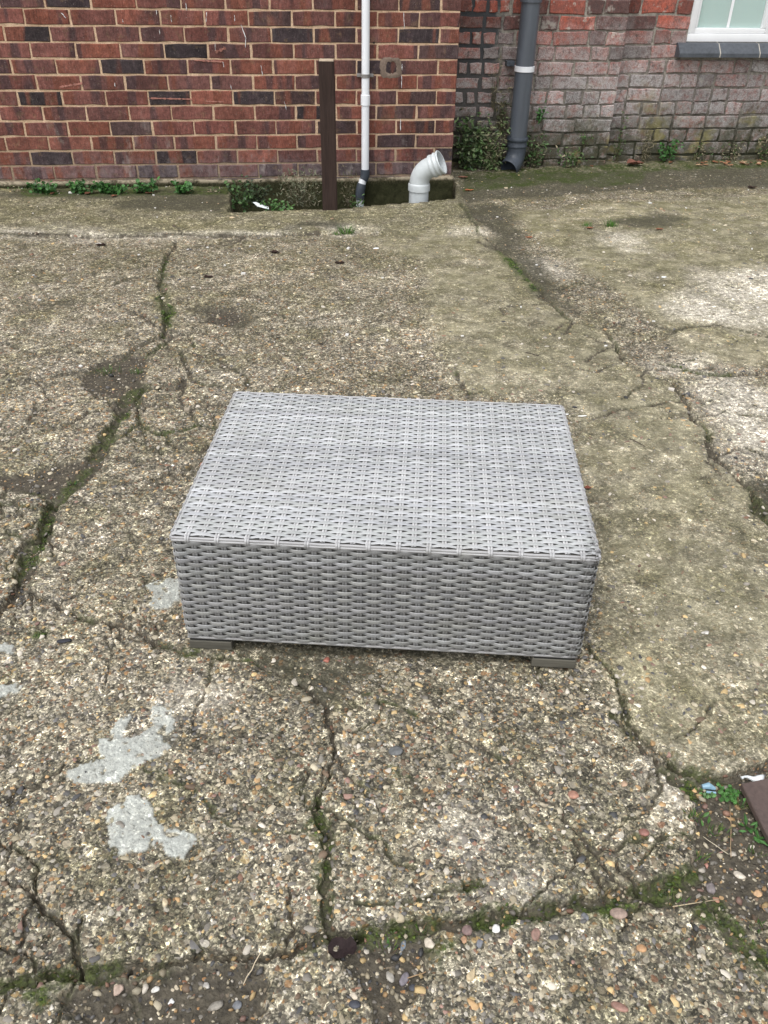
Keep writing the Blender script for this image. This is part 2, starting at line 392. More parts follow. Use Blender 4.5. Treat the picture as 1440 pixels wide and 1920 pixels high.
MAT = dict(
    ground=m_ground(), brick=m_brick('banded_brick'), brick_s=m_brick('banded_brick_far', stuff=True),
    obrick=m_brick('old_red_brick', True), obrick_s=m_brick('old_red_brick_far', True, True),
    mortar=m_mortar('sandy_mortar'), omortar=m_mortar('old_mortar', True),
    weave=m_weave(), core=simple('dark_resin_backing', (.11, .105, .095), .8),
    stone=m_attr('flint_stones', .55, 220, .3, .5), stone1=m_objcol('single_flint'),
    leaf=m_attr('leaf_green', .5, 90, .25, .2, .4), dry=m_attr('dry_litter', .8, 120, .3, .4, .2),
    foot=simple('weathered_wood_foot', (.085, .08, .065), .7, 120, .35, .5, .002, .3, (.15, .15, 1.6)),
    plain_black=simple('black_finish', (.012, .012, .012), .6),
    post=simple('dark_brown_timber', (.036, .023, .019), .8, 160, .4, .9, .003, .2, (1, 1, .06)),
    cutwood=simple('cut_timber_end', (.42, .34, .25), .8, 120, .3, .5),
    wpipe=simple('white_plastic', (.76, .78, .81), .35, 25, .05, .03, .001, .5),
    dpipe=simple('dark_grey_plastic', (.085, .098, .118), .36, 18, .35, .06, .001, .6, (1, 1, .15)),
    bpipe=simple('charcoal_plastic', (.05, .06, .075), .45, 30, .25, .05),
    gpipe=simple('light_grey_plastic', (.50, .535, .545), .4, 22, .16, .06, .001, .5),
    metal=simple('dull_metal', (.2, .19, .18), .5, 60, .3, .2),
    upvc=simple('white_window_plastic', (.78, .79, .8), .35, 14, .06, .04, .001, .5),
    sill=simple('slate_grey_glazed_tile', (.062, .07, .082), .5, 60, .45, .25, .002, .5),
    joint=simple('pale_sill_joint', (.42, .39, .34), .9, 120),
    blind=simple('pale_aqua_blind', (.70, .93, .86), .8, 12, .06, .05),
    blindw=simple('white_blind_edge', (.85, .95, .93), .7, 12, .05, .05),
    grout=simple('grey_cement_smear', (.19, .145, .115), .95, 90, .35, .9, .004, .15),
    paint=simple('white_paint', (.68, .68, .68), .6, 50), salmon=simple('salmon_paint', (.33, .15, .115), .8, 120, .4),
    litter=simple('white_litter', (.7, .74, .75), .5, 60), blue=simple('blue_litter', (.2, .33, .42), .45, 60),
    plate=simple('rusty_brown_plate', (.085, .06, .052), .55, 130, .3, .4, .0015, .4),
)
tg = NT('window_glass'); tg.n.remove(tg.b)
tr = tg.n.new('ShaderNodeBsdfTransparent'); tr.inputs[0].default_value = (.97, 1, .99, 1)
gl = tg.n.new('ShaderNodeBsdfGlossy'); gl.inputs['Roughness'].default_value = .03
fr = tg.n.new('ShaderNodeFresnel'); fr.inputs[0].default_value = 1.5
ms = tg.n.new('ShaderNodeMixShader')
for s_, d_ in ((fr.outputs[0], ms.inputs[0]), (tr.outputs[0], ms.inputs[1]), (gl.outputs[0], ms.inputs[2]), (ms.outputs[0], tg.out.inputs[0])): tg.l.new(s_, d_)
fd = tg.n.new('ShaderNodeBsdfDiffuse'); fd.inputs[0].default_value = (.80, .98, .94, 1); m2 = tg.n.new('ShaderNodeMixShader'); m2.inputs[0].default_value = .38   # frosted, whitish film on the glass
tg.l.new(tr.outputs[0], m2.inputs[1]); tg.l.new(fd.outputs[0], m2.inputs[2]); tg.l.new(m2.outputs[0], ms.inputs[1])
MAT['glass'] = tg.m

# ------------------------------------------------------------------ the yard's concrete: one height sheet
WA, WD = .1346, 5.1439
TV, NV = (math.cos(WA), math.sin(WA)), (math.sin(WA), -math.cos(WA))
def wpt(s, off, z=0): return (s * TV[0] + off * NV[0], WD + s * TV[1] + off * NV[1], z)
G = lambda pts: np.array([gp(*p) for p in pts])

CRACKS = [  # points, half width (m), moss, depth (m)
    ([(332, 452), (318, 470), (306, 500), (299, 535), (310, 562), (313, 600), (300, 625)], .010, 1, .016),
    ([(300, 625), (275, 640), (240, 655), (215, 672), (170, 690), (120, 700), (60, 711), (-20, 716)], .005, .3, .012),
    ([(265, 720), (235, 740), (225, 765), (205, 800), (190, 835), (165, 880), (130, 910), (100, 935)], .021, .9, .020),
    ([(100, 935), (85, 965), (78, 1000), (62, 1040), (42, 1085), (20, 1130), (-30, 1170)], .020, 1, .022),
    ([(110, 942), (165, 926), (225, 917), (280, 897), (330, 882), (385, 866)], .0035, .25, .012),
    ([(160, 735), (190, 745), (218, 766)], .003, .2, .008),
    ([(300, 620), (330, 618), (352, 632), (360, 645)], .008, .8, .010),
    ([(335, 655), (345, 680), (360, 708), (400, 720), (440, 730)], .003, .5, .009),
    ([(345, 700), (335, 740), (345, 760)], .003, .3, .008),
    ([(250, 740), (250, 770), (262, 792), (290, 812), (345, 800), (370, 790), (410, 800)], .006, .8, .012),
    ([(258, 765), (300, 752), (350, 765), (420, 755)], .004, .6, .008),
    ([(62, 1113), (105, 1130), (145, 1146), (200, 1166), (255, 1187), (300, 1207), (350, 1220), (420, 1232)], .005, .5, .013),
    ([(200, 1166), (230, 1195), (290, 1205)], .004, .4, .008),
    ([(560, 1270), (600, 1310), (620, 1365), (629, 1400), (618, 1440), (614, 1500)], .004, .7, .014),
    ([(614, 1500), (607, 1560), (606, 1620), (609, 1690), (622, 1750)], .008, 1, .016),
    ([(-20, 1560), (20, 1585), (45, 1612), (65, 1662), (82, 1702), (115, 1732), (130, 1780), (146, 1818)], .004, .3, .014),
    ([(-40, 1850), (60, 1822), (145, 1813), (250, 1802), (350, 1797), (430, 1782), (520, 1772), (600, 1757), (680, 1762)], .008, .9, .018),
    ([(680, 1762), (760, 1746), (870, 1731), (960, 1711), (1060, 1690), (1150, 1671), (1240, 1662), (1320, 1640)], .012, 1, .018),
    ([(1098, 1205), (1140, 1258), (1160, 1310), (1182, 1362), (1232, 1402), (1262, 1432)], .005, .5, .016),
    ([(1140, 1330), (1180, 1375), (1230, 1425), (1262, 1455)], .008, .5, .012),
    ([(1262, 1432), (1320, 1452), (1400, 1447), (1470, 1430)], .010, .7, .020),
    ([(862, 385), (900, 440), (950, 480), (985, 510), (1012, 545), (1040, 575), (1075, 605), (1130, 617), (1165, 650)], .009, .6, .016),
    ([(1165, 650), (1172, 680), (1210, 700), (1252, 715), (1272, 737), (1292, 762), (1300, 790), (1327, 812)], .010, .6, .018),
    ([(1327, 812), (1330, 850), (1362, 882), (1400, 922), (1450, 990)], .012, .6, .020),
    ([(1245, 682), (1310, 702), (1370, 704), (1460, 699)], .010, .9, .014),
    ([(1290, 757), (1220, 762), (1170, 771), (1118, 787)], .003, .3, .010),
    ([(1400, 922), (1420, 960), (1460, 1000)], .012, .6, .012),
    ([(650, 1290), (760, 1325), (830, 1360), (900, 1400), (960, 1445), (1060, 1530)], .003, .7, .005),
    ([(1060, 1530), (1110, 1590), (1150, 1640), (1205, 1668)], .003, .4, .008),
    ([(1160, 1605), (1195, 1640), (1215, 1665)], .003, .2, .012),
    ([(1300, 1640), (1360, 1700), (1400, 1760), (1460, 1800)], .012, 1, .012),
    ([(0, 1000), (40, 1010), (78, 1003)], .003, .6, .010),
    ([(0, 912), (50, 920), (80, 930)], .006, .5, .012),
    ([(-20, 439), (170, 441), (340, 440), (470, 441), (600, 439)], .004, .2, .010),
    ([(258, 735), (285, 722), (330, 725), (345, 700)], .004, .6, .010),
    ([(270, 665), (300, 650), (318, 628)], .009, .7, .012), ([(300, 812), (330, 835), (372, 842), (400, 830)], .004, .5, .010),
    ([(215, 766), (160, 770), (110, 800), (40, 812), (-20, 820)], .0035, .3, .010), ([(200, 830), (225, 815), (262, 792)], .006, .7, .012),
    ([(0, 640), (60, 660), (130, 655), (200, 660)], .0025, .2, .008), ([(78, 1003), (130, 1010), (200, 990), (260, 1000)], .0025, .3, .008),
    ([(100, 935), (60, 950), (0, 945)], .006, .6, .012), ([(360, 660), (400, 668), (440, 690), (470, 722)], .0025, .4, .007),
    ([(470, 575), (560, 600), (620, 590)], .002, .4, .006), ([(1175, 680), (1120, 700), (1060, 690)], .0018, .2, .005),
    ([(1130, 617), (1190, 600), (1260, 620), (1340, 612), (1460, 640)], .003, .4, .008), ([(1300, 790), (1360, 770), (1460, 790)], .003, .5, .009),
    ([(1012, 545), (1080, 530), (1160, 545)], .0025, .5, .007), ([(1330, 850), (1400, 840), (1460, 860)], .004, .5, .010), ([(1210, 700), (1200, 730), (1160, 750)], .002, .3, .006),
    ([(400, 1232), (470, 1240), (540, 1262)], .004, .7, .010), ([(280, 1445), (360, 1470), (430, 1540), (520, 1560), (607, 1560)], .0018, .5, .004),
    ([(740, 1440), (820, 1500), (900, 1510), (1000, 1560)], .0018, .6, .004), ([(1110, 1590), (1180, 1560), (1290, 1560)], .002, .5, .006),
    ([(862, 1660), (900, 1655)], .006, 1, .01),
    ([(860, 700), (872, 722), (880, 745)], .006, .8, .006),
]
POLYS = dict(
    soil=[[(148, 702), (190, 667), (240, 660), (272, 665), (268, 712), (245, 745), (215, 742), (170, 735)],
          [(-30, 885), (60, 880), (120, 862), (175, 852), (208, 828), (200, 860), (160, 900), (120, 935), (60, 925), (-30, 905)],
          [(112, 1855), (190, 1818), (300, 1812), (400, 1800), (480, 1792), (492, 1840), (470, 1960), (190, 1960), (150, 1900)],
          [(690, 1770), (760, 1750), (830, 1745), (800, 1800), (790, 1850), (765, 1890), (755, 1960), (690, 1960), (672, 1850), (640, 1790)],
          [(1245, 1432), (1310, 1458), (1440, 1447), (1560, 1450), (1560, 1760), (1420, 1715), (1330, 1690), (1215, 1685), (1285, 1645), (1306, 1602), (1290, 1560), (1292, 1500), (1262, 1462)],
          [(395, 575), (440, 572), (462, 592), (430, 606), (385, 600)]],
    moss=[[(572, 1545), (612, 1520), (622, 1570), (590, 1600)],
          [(570, 1620), (600, 1600), (622, 1640), (628, 1700), (630, 1770), (560, 1790), (560, 1765), (595, 1740), (590, 1680)],
          [(1060, 325), (1130, 318), (1210, 320), (1205, 340), (1130, 347), (1050, 340)],
          [(40, 1850), (80, 1820), (120, 1815), (110, 1850), (60, 1880)],
          [(1080, 1690), (1130, 1670), (1210, 1672), (1205, 1700), (1160, 1720), (1090, 1700)],
          [(800, 1790), (850, 1770), (850, 1800), (810, 1815)],
          
          [(280, 1800), (330, 1800), (320, 1820), (280, 1822)], [(1255, 1405), (1275, 1420), (1310, 1470), (1300, 1500), (1262, 1465)],
          [(62, 1173), (90, 1175), (88, 1190), (64, 1190)], [(296, 500), (312, 510), (318, 560), (330, 585), (318, 612), (300, 600), (292, 560)],
          [(340, 1210), (385, 1212), (384, 1230), (350, 1232)], [(862, 322), (1000, 312), (1140, 306), (1300, 296), (1800, 285), (1800, 305), (1300, 316), (1150, 322), (1000, 345), (870, 358)],
          [(40, 352), (430, 348), (430, 366), (40, 370)], [(930, 470), (960, 490), (1010, 545), (1000, 550), (945, 500)],
          [(1290, 1690), (1350, 1680), (1400, 1740), (1460, 1800), (1440, 1830), (1380, 1760)], [(215, 1600), (225, 1600), (222, 1610)]],
    smooth=[[(660, 446), (900, 430), (952, 481), (1012, 545), (1075, 605), (1130, 617), (1165, 650), (1175, 681), (1252, 716), (1292, 762), (1328, 814), (1332, 850), (1400, 924),
             (1540, 1100), (1540, 1430), (1400, 1446), (1322, 1452), (1232, 1402), (1182, 1362), (1160, 1310), (1130, 1240), (1110, 1040), (1060, 757), (880, 745), (840, 690), (806, 600), (790, 490)],
            [(1180, 380), (1700, 350), (1900, 640), (1500, 690), (1300, 680), (1180, 560), (1050, 480), (960, 400)]],
    cement=[[(125, 1445), (165, 1430), (200, 1425), (180, 1388), (212, 1385), (213, 1350), (242, 1345), (232, 1380), (250, 1385), (285, 1360), (283, 1335), (300, 1318), (322, 1330), (326, 1385), (308, 1415), (268, 1430), (240, 1440), (222, 1468), (150, 1472), (125, 1455)],
            [(235, 1498), (257, 1488), (285, 1510), (292, 1545), (320, 1553), (362, 1560), (370, 1577), (345, 1605), (318, 1608), (300, 1575), (280, 1590), (222, 1605), (208, 1565), (193, 1545), (200, 1520)],
            [(272, 1095), (300, 1085), (335, 1082), (338, 1120), (310, 1140), (280, 1135), (285, 1115)],
            [(-20, 1290), (30, 1278), (42, 1290), (20, 1306), (-20, 1312)], [(0, 1208), (28, 1208), (22, 1225), (0, 1222)]],
    pale=[[(850, 1550), (885, 1535), (905, 1560), (860, 1572)], [(960, 1655), (1000, 1640), (1022, 1670), (1000, 1688)], [(1225, 1460), (1258, 1462), (1262, 1485), (1235, 1482)],
          [(1285, 520), (1360, 505), (1480, 500), (1480, 620), (1360, 625), (1260, 600)], [(985, 483), (1045, 500), (1060, 520), (1000, 512)], [(1300, 720), (1380, 712), (1480, 740), (1480, 860), (1370, 850), (1330, 790)],
          [(1120, 440), (1150, 440), (1190, 470), (1160, 470)], [(-30, 434), (130, 432), (340, 436), (520, 436), (520, 440), (300, 441), (-30, 444)], [(600, 432), (650, 430), (665, 436), (610, 440)],
          [(840, 432), (900, 428), (905, 438), (850, 440)], [(330, 1290), (420, 1295), (400, 1312), (340, 1312)], [(1250, 680), (1300, 690), (1290, 705), (1240, 690)]],
    dark=[[(440, 1195), (985, 1228), (990, 1246), (760, 1240), (440, 1222)], [(480, 1215), (640, 1225), (720, 1245), (700, 1275), (600, 1330), (560, 1300), (500, 1260)], [(370, 575), (420, 568), (465, 590), (430, 608), (380, 598)], [(60, 565), (90, 558), (135, 562), (110, 575), (70, 575)],  # first strip: contact shadow painted beneath the table front, over damp soil
          [(1155, 412), (1230, 405), (1320, 415), (1240, 425), (1170, 425)], [(520, 425), (640, 424), (640, 436), (520, 438)], [(300, 365), (430, 358), (430, 395), (330, 400), (200, 385)],
          [(860, 330), (1300, 312), (1900, 300), (1900, 345), (1300, 350), (1000, 372), (870, 378)], [(880, 380), (960, 385), (1000, 480), (1100, 600), (1020, 560), (940, 470)], [(1390, 900), (1480, 900), (1480, 990), (1420, 960)],
          [(-60, 362), (430, 356), (430, 372), (-60, 374)]],
)
POLYS = {k: [G(p) for p in v] for k, v in POLYS.items()}
CR = [(G(p), w, m, d) for p, w, m, d in CRACKS]
_r = np.random.default_rng(21)                  # short side branches running off the main cracks
for P_, w_, m_, d_ in list(CR):
    if w_ < .0035: continue
    for _ in range(int(len(P_) * .7)):
        k_ = _r.integers(0, len(P_)); p_ = P_[k_].copy(); a_ = _r.random() * 6.283; L_ = [p_.copy()]
        st_ = .035 * (1 + .35 * max(p_[1], 0))
        for _q in range(_r.integers(2, 5)):
            a_ += _r.normal(0, .5); p_ = p_ + st_ * np.array([math.cos(a_), math.sin(a_)]); L_.append(p_.copy())
        CR.append((np.array(L_), .0016 + .0012 * _r.random(), .4 * m_, d_ * .5))
PIT = np.array([gp(431, 397), gp(640, 391), gp(856, 375), wpt(.40, .0)[:2], wpt(.40, -.1)[:2], wpt(-1.0, -.1)[:2], wpt(-.93, .05)[:2]])
APRON = np.array([gp(-400, 441), gp(340, 440), gp(655, 436), gp(760, 440), gp(905, 434), gp(870, 375), wpt(.4, -.1)[:2], wpt(-6, -.1)[:2]])

def seg_d(x, y, P):
    d = np.full(x.shape, 9.0)
    for a, b in zip(P[:-1], P[1:]):
        ab = b - a; L = ab @ ab + 1e-12
        t = np.clip(((x - a[0]) * ab[0] + (y - a[1]) * ab[1]) / L, 0, 1)
        d = np.minimum(d, np.hypot(x - a[0] - t * ab[0], y - a[1] - t * ab[1]))
    return d
def sdf(x, y, P):                              # negative inside
    Q = np.vstack([P, P[:1]]); d = seg_d(x, y, Q); ins = np.zeros(x.shape, bool)
    for a, b in zip(Q[:-1], Q[1:]):
        c = ((a[1] > y) != (b[1] > y)) & (x < (b[0] - a[0]) * (y - a[1]) / (b[1] - a[1] + 1e-12) + a[0]); ins ^= c
    return np.where(ins, -d, d)
def boxed(x, y, P, mar, fn, out, ext=None):
    lo, hi = P.min(0) - mar, P.max(0) + mar
    if ext is not None and (lo[0] > ext[1] or hi[0] < ext[0] or lo[1] > ext[3] or hi[1] < ext[2]): return None
    k = np.where((x > lo[0]) & (x < hi[0]) & (y > lo[1]) & (y < hi[1]))[0]
    r = np.full(x.shape, out, np.float64)
    if len(k): r[k] = fn(x[k], y[k], P)
    return r
TABLE = (-.4025, 1.2612, -.0473, .8046, .6068)

def ground(x, y):
    ext = (x.min() - .06, x.max() + .06, y.min() - .06, y.max() + .06)
    wx = x + .024 * fbm(x, y, 9, 4, 1) + .009 * fbm(x, y, 60, 3, 2)
    wy = y + .024 * fbm(x, y, 9, 4, 4) + .009 * fbm(x, y, 60, 3, 5)
    mk = {}
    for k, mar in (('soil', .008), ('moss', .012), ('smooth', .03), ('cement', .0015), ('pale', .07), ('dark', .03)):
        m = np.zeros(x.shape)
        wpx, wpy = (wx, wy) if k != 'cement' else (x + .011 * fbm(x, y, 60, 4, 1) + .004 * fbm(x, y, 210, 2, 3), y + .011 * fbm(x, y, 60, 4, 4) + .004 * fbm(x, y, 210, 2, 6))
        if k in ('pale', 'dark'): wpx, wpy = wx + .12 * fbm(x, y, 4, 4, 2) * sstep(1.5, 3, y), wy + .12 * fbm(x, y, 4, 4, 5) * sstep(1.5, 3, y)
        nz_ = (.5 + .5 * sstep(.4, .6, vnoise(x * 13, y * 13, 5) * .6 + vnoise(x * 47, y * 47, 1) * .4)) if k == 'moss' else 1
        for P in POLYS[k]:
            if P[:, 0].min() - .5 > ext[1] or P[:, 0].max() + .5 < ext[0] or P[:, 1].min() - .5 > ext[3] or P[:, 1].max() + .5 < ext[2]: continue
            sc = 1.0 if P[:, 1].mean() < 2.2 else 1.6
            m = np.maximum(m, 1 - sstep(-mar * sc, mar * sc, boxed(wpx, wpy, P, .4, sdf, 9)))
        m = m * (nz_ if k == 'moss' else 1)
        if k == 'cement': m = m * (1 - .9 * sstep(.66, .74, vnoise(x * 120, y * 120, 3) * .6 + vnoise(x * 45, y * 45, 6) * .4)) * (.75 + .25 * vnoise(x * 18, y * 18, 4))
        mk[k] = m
    ap = 1 - sstep(-.01, .01, sdf(x, y + .01 * fbm(x, y, 8, 2), APRON))
    mk['apron'] = ap
    far = sstep(4.2, 5.3, y)
    right_far = sstep(0, 1, (y - 3.6) / .8) * (1 - ap)
    z = .006 * fbm(x, y, 1.1, 2, 6) + .003 * fbm(x, y, 6, 3, 3) - .003
    rough = (1 - .35 * mk['smooth']) * (1 - .8 * ap)
    n1 = fbm(x, y, 42, 3, 2); n2 = fbm(x, y, 130, 2, 5)
    z += rough * (.0024 * n1 + .0014 * n2) + (1 - rough) * .0006 * n2
    z += .008 * mk['smooth'] + .010 * ap + .0028 * mk['cement'] - .004 * mk['dark'] * (1 - ap)
    # broken lumps between the slabs
    lump = fbm(x, y, 16, 3, 7)
    z += mk['soil'] * (-.013 + .004 * lump)
    moss = mk['moss'].copy()
    crk = np.zeros(x.shape); nA = vnoise(x * 14, y * 14, 3); nB = vnoise(x * 9, y * 9, 6) * .7 + vnoise(x * 45, y * 45, 2) * .3
    for P, w, mo, dp in CR:
        lo, hi = P.min(0) - .09, P.max(0) + .09
        if lo[0] > ext[1] or hi[0] < ext[0] or lo[1] > ext[3] or hi[1] < ext[2]: continue
        k = np.where((wy > lo[1]) & (wy < hi[1]))[0]; k = k[(wx[k] > lo[0]) & (wx[k] < hi[0])]
        if not len(k): continue
        d = seg_d(wx[k], wy[k], P)
        ww = w * (.55 + .9 * nA[k]) * (1 + .95 * np.maximum(wy[k] - 1.25, 0) * (w < .006))
        g = 1 - sstep(ww * .6, ww * 1.05 + .001, d)
        z[k] -= dp * g * (1 - .8 * ap[k]) * (1 - .8 * mk['soil'][k])
        crk[k] = np.maximum(crk[k], g)
        moss[k] = np.maximum(moss[k], mo * (1 - sstep(w * .5, w * 1.5 + .005, d)) * sstep(.42, .55, nB[k] + .12 * mo - .08))
    z += .006 * moss * (.3 + fbm(x, y, 70, 2, 4)) * (crk * .9 + .25)
    mk['crack'] = crk
    mk['soil'] = np.clip(np.maximum(mk['soil'], crk * .95), 0, 1)
    mk['moss'] = np.clip(moss, 0, 1) * (.75 + .25 * (1 - crk))
    # ground creeping up in the lee of the walls, and the drain pit
    pd = sdf(x + .016 * fbm(x, y, 12, 3, 3), y + .022 * fbm(x, y, 10, 4, 6), PIT)
    pit = 1 - sstep(-.016, .002, pd)
    z -= pit * (.27 + .02 * n1)
    mk['soil'] = np.maximum(mk['soil'], pit)
    mk['moss'] = np.maximum(mk['moss'], pit * .55)
    ol = np.clip(.12 + .6 * sstep(2.4, 4.6, y) + .25 * mk['smooth'], 0, 1)
    mk['olive'] = ol * (1 - mk['cement'])
    u = ((x - TABLE[0]) * math.cos(TABLE[2]) + (y - TABLE[1]) * math.sin(TABLE[2]))
    v = (-(x - TABLE[0]) * math.sin(TABLE[2]) + (y - TABLE[1]) * math.cos(TABLE[2]))
    inb = (u > -.03) & (u < TABLE[3] + .03) & (v > -.03) & (v < TABLE[4] + .03)
    z = np.where(inb, np.minimum(z, .0005), z)
    # to the sides and behind: no special surface
    return z, mk

def ys_rows():
    rows = [gp(720, p)[1] for p in np.arange(1975, 286, -2.25)]
    rows = [r for r in rows if r < 6.5]
    near = [-20, -10, -5, -2.5, -1.2, -.5, -.1, .15, .3, .38, .43, .47]
    near = [n for n in near if n < rows[0] - .01]
    return np.array(near + rows + [rows[-1] * q for q in (1.02, 1.06, 1.15, 1.4, 2, 4, 8, 16)])
yr = ys_rows()
tcore = np.linspace(-.49, .49, 690)
tout = np.array([.495, .505, .52, .545, .58, .63, .7, .82, 1.0, 1.4, 2.2, 4, 8, 16, 30])
tt = np.concatenate([-tout[::-1], tcore, tout])
wy_ = np.maximum(yr + .8, 1.15)
X = (tt[None, :] * wy_[:, None]).ravel(); Y = np.repeat(yr, len(tt))
Z, mk = ground(X, Y)
R_, K_ = len(yr), len(tt)
idx = np.arange(R_ * K_).reshape(R_, K_)
quads = np.stack([idx[:-1, :-1], idx[:-1, 1:], idx[1:, 1:], idx[1:, :-1]], -1).reshape(-1, 4)
gm = mesh_np('yard_concrete', np.stack([X, Y, Z], -1), quads, 4)
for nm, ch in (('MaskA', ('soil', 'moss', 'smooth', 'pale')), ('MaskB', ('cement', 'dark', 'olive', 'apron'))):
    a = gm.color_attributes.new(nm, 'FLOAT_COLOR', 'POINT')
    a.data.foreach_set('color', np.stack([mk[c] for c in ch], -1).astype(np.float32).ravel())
ground_o = link('concrete_ground', gm, MAT['ground'], smooth=True)
tag(ground_o, kind='structure')

# ------------------------------------------------------------------ stones set in and lying on the concrete
def ico(sub):
    import bmesh
    bm = bmesh.new(); bmesh.ops.create_icosphere(bm, subdivisions=sub, radius=1)
    bm.verts.ensure_lookup_table()
    V = np.array([v.co[:] for v in bm.verts]); Fc = np.array([[v.index for v in f.verts] for f in bm.faces]); bm.free()
    return V, Fc
ICO = {1: ico(1), 2: ico(2)}
PAL = np.array([(.42, .37, .27), (.32, .275, .19), (.40, .26, .13), (.22, .125, .085), (.065, .065, .066), (.12, .115, .11), (.22, .2, .17),
                (.55, .5, .42), (.15, .105, .07), (.52, .38, .19), (.24, .15, .12), (.18, .165, .14)])
PW = np.array([.16, .15, .07, .035, .07, .10, .14, .07, .07, .07, .035, .12]); PW = PW / PW.sum()
def stone_shape(rng, V):
    q = rng.normal(size=(8, 3)); q /= np.linalg.norm(q, axis=1)[:, None]
    W = V * (1 + .12 * rng.standard_normal((len(V), 1)))
    for n in q:                                 # chop with planes: flint-like facets
        d = W @ n; lim = rng.uniform(.38, .85); W = W - np.outer(np.maximum(d - lim, 0), n)
    return W
def scatter(n, ylo, yhi, med, keep, sub, lift, name, parent, dens_fn=None, flat=.55, tlim=.44):
    rng = RNG
    y = np.sqrt(rng.random(n) * ((yhi + .8) ** 2 - (ylo + .8) ** 2) + (ylo + .8) ** 2) - .8
    x = (rng.random(n) * 2 - 1) * tlim * (y + .8)
    z, m = ground(x, y)
    p = keep(m, x, y); ok = rng.random(n) < p
    x, y, z = x[ok], y[ok], z[ok]; n = len(x)
    r = med * np.exp(.50 * rng.standard_normal(n)); r = np.clip(r, med * .45, med * 2.6)
    col = PAL[rng.choice(len(PAL), n, p=PW)] * (.75 + .5 * rng.random((n, 1)))
    return x, y, z, r, col
def stones_mesh(data, sub, lift, flat=.5, shapes=24):
    x, y, z, r, col = data; V0, F0 = ICO[sub]; rng = RNG
    sh = np.array([stone_shape(rng, V0) for _ in range(shapes)])
    n = len(x); k = rng.integers(0, shapes, n)
    W = sh[k] * np.stack([rng.uniform(.8, 1.35, n), rng.uniform(.6, .95, n), rng.uniform(flat * .7, flat * 1.3, n)], -1)[:, None, :]
    a = rng.random(n) * 6.283; ca, sa = np.cos(a)[:, None], np.sin(a)[:, None]
    tx = rng.normal(0, .18, n)[:, None]
    xx = W[..., 0] * ca - W[..., 1] * sa; yy = W[..., 0] * sa + W[..., 1] * ca; zz = W[..., 2] + tx * W[..., 0]
    P = np.stack([xx * r[:, None] + x[:, None], yy * r[:, None] + y[:, None], zz * r[:, None] + (z + r * flat * lift)[:, None]], -1).reshape(-1, 3)
    Fc = (F0[None] + (np.arange(n) * len(V0))[:, None, None]).reshape(-1, 3)
    return P, Fc, np.repeat(col, len(V0), 0)
def under_table(x, y):
    u = ((x - TABLE[0]) * math.cos(TABLE[2]) + (y - TABLE[1]) * math.sin(TABLE[2]))
    v = (-(x - TABLE[0]) * math.sin(TABLE[2]) + (y - TABLE[1]) * math.cos(TABLE[2]))
    return (u > .0) & (u < TABLE[3]) & (v > .0) & (v < TABLE[4])
def keep_emb(m, x, y):
    p = (1 - .2 * m['smooth']) * (1 - .85 * m['apron']) * (1 - .93 * m['cement']) * (1 - .7 * m['moss']) * (1 - .6 * m['crack']) * (1 - .6 * m['soil'])
    p = p * (.45 + .55 * sstep(.35, .6, vnoise(x * 5, y * 5, 2)))
    return np.where(under_table(x, y), 0, p)
A_ = scatter(12500, .42, 1.45, .0036, keep_emb, 1, 0, '', None)
B_ = scatter(13000, 1.45, 2.7, .0040, keep_emb, 1, 0, '', None)
C_ = scatter(8500, 2.7, 5.6, .0050, keep_emb, 1, 0, '', None)
allx = [np.concatenate([A_[i], B_[i], C_[i]]) for i in range(5)]
# the 300 that show largest become single parts of the ground
size = allx[3] / np.hypot(allx[1], CAM_H)
top = np.argsort(-size)[:300]; rest = np.ones(len(size), bool); rest[top] = False
near = rest & (size > np.quantile(size, .8)); low = rest & ~near
P1, F1, c1 = stones_mesh([a[near] for a in allx], 2, -.42)
P2, F2, c2 = stones_mesh([a[low] for a in allx], 1, -.42)
me = mesh_np('aggregate', np.vstack([P1, P2]), np.vstack([F1, F2 + len(P1)]), 3, np.vstack([c1, c2]))
tag(link('embedded_stones', me, MAT['stone'], ground_o, smooth=False), kind='stuff')
STONES = []
for q in range(14):
    V0, F0 = ICO[1] if q % 2 else ICO[2]
    W = stone_shape(RNG, V0) * np.array([RNG.uniform(1, 1.35), RNG.uniform(.65, .9), RNG.uniform(.4, .6)])
    STONES.append(mesh_np('stone', W, F0, 3))
for k in top:
    o = link('stone', STONES[random.randrange(14)], MAT['stone1'], ground_o)
    r = allx[3][k]; o.location = (allx[0][k], allx[1][k], allx[2][k] - r * .2)
    o.scale = (r, r, r); o.rotation_euler = (random.gauss(0, .15), random.gauss(0, .15), random.random() * 6.3)
    o.color = (*allx[4][k], 1)
def keep_loose(m, x, y):
    p = .55 * m['soil'] * (1 - .4 * m['moss']) + .004
    return np.where(under_table(x, y), 0, p) * (m['soil'] > -1)
L1 = scatter(26000, .42, 1.6, .0032, keep_loose, 1, 0, '', None, tlim=.47)
L2 = scatter(14000, 1.6, 4.4, .0040, keep_loose, 1, 0, '', None)
L = [np.concatenate([L1[i], L2[i]]) for i in range(5)]; L[4] = L[4] * .72
P1, F1, c1 = stones_mesh(L, 1, .35, .6)
tag(link('loose_gravel', mesh_np('loose_gravel', P1, F1, 3, c1), MAT['stone']), 'loose grit and small pebbles lying in the soil between the broken slabs', 'gravel', kind='stuff')

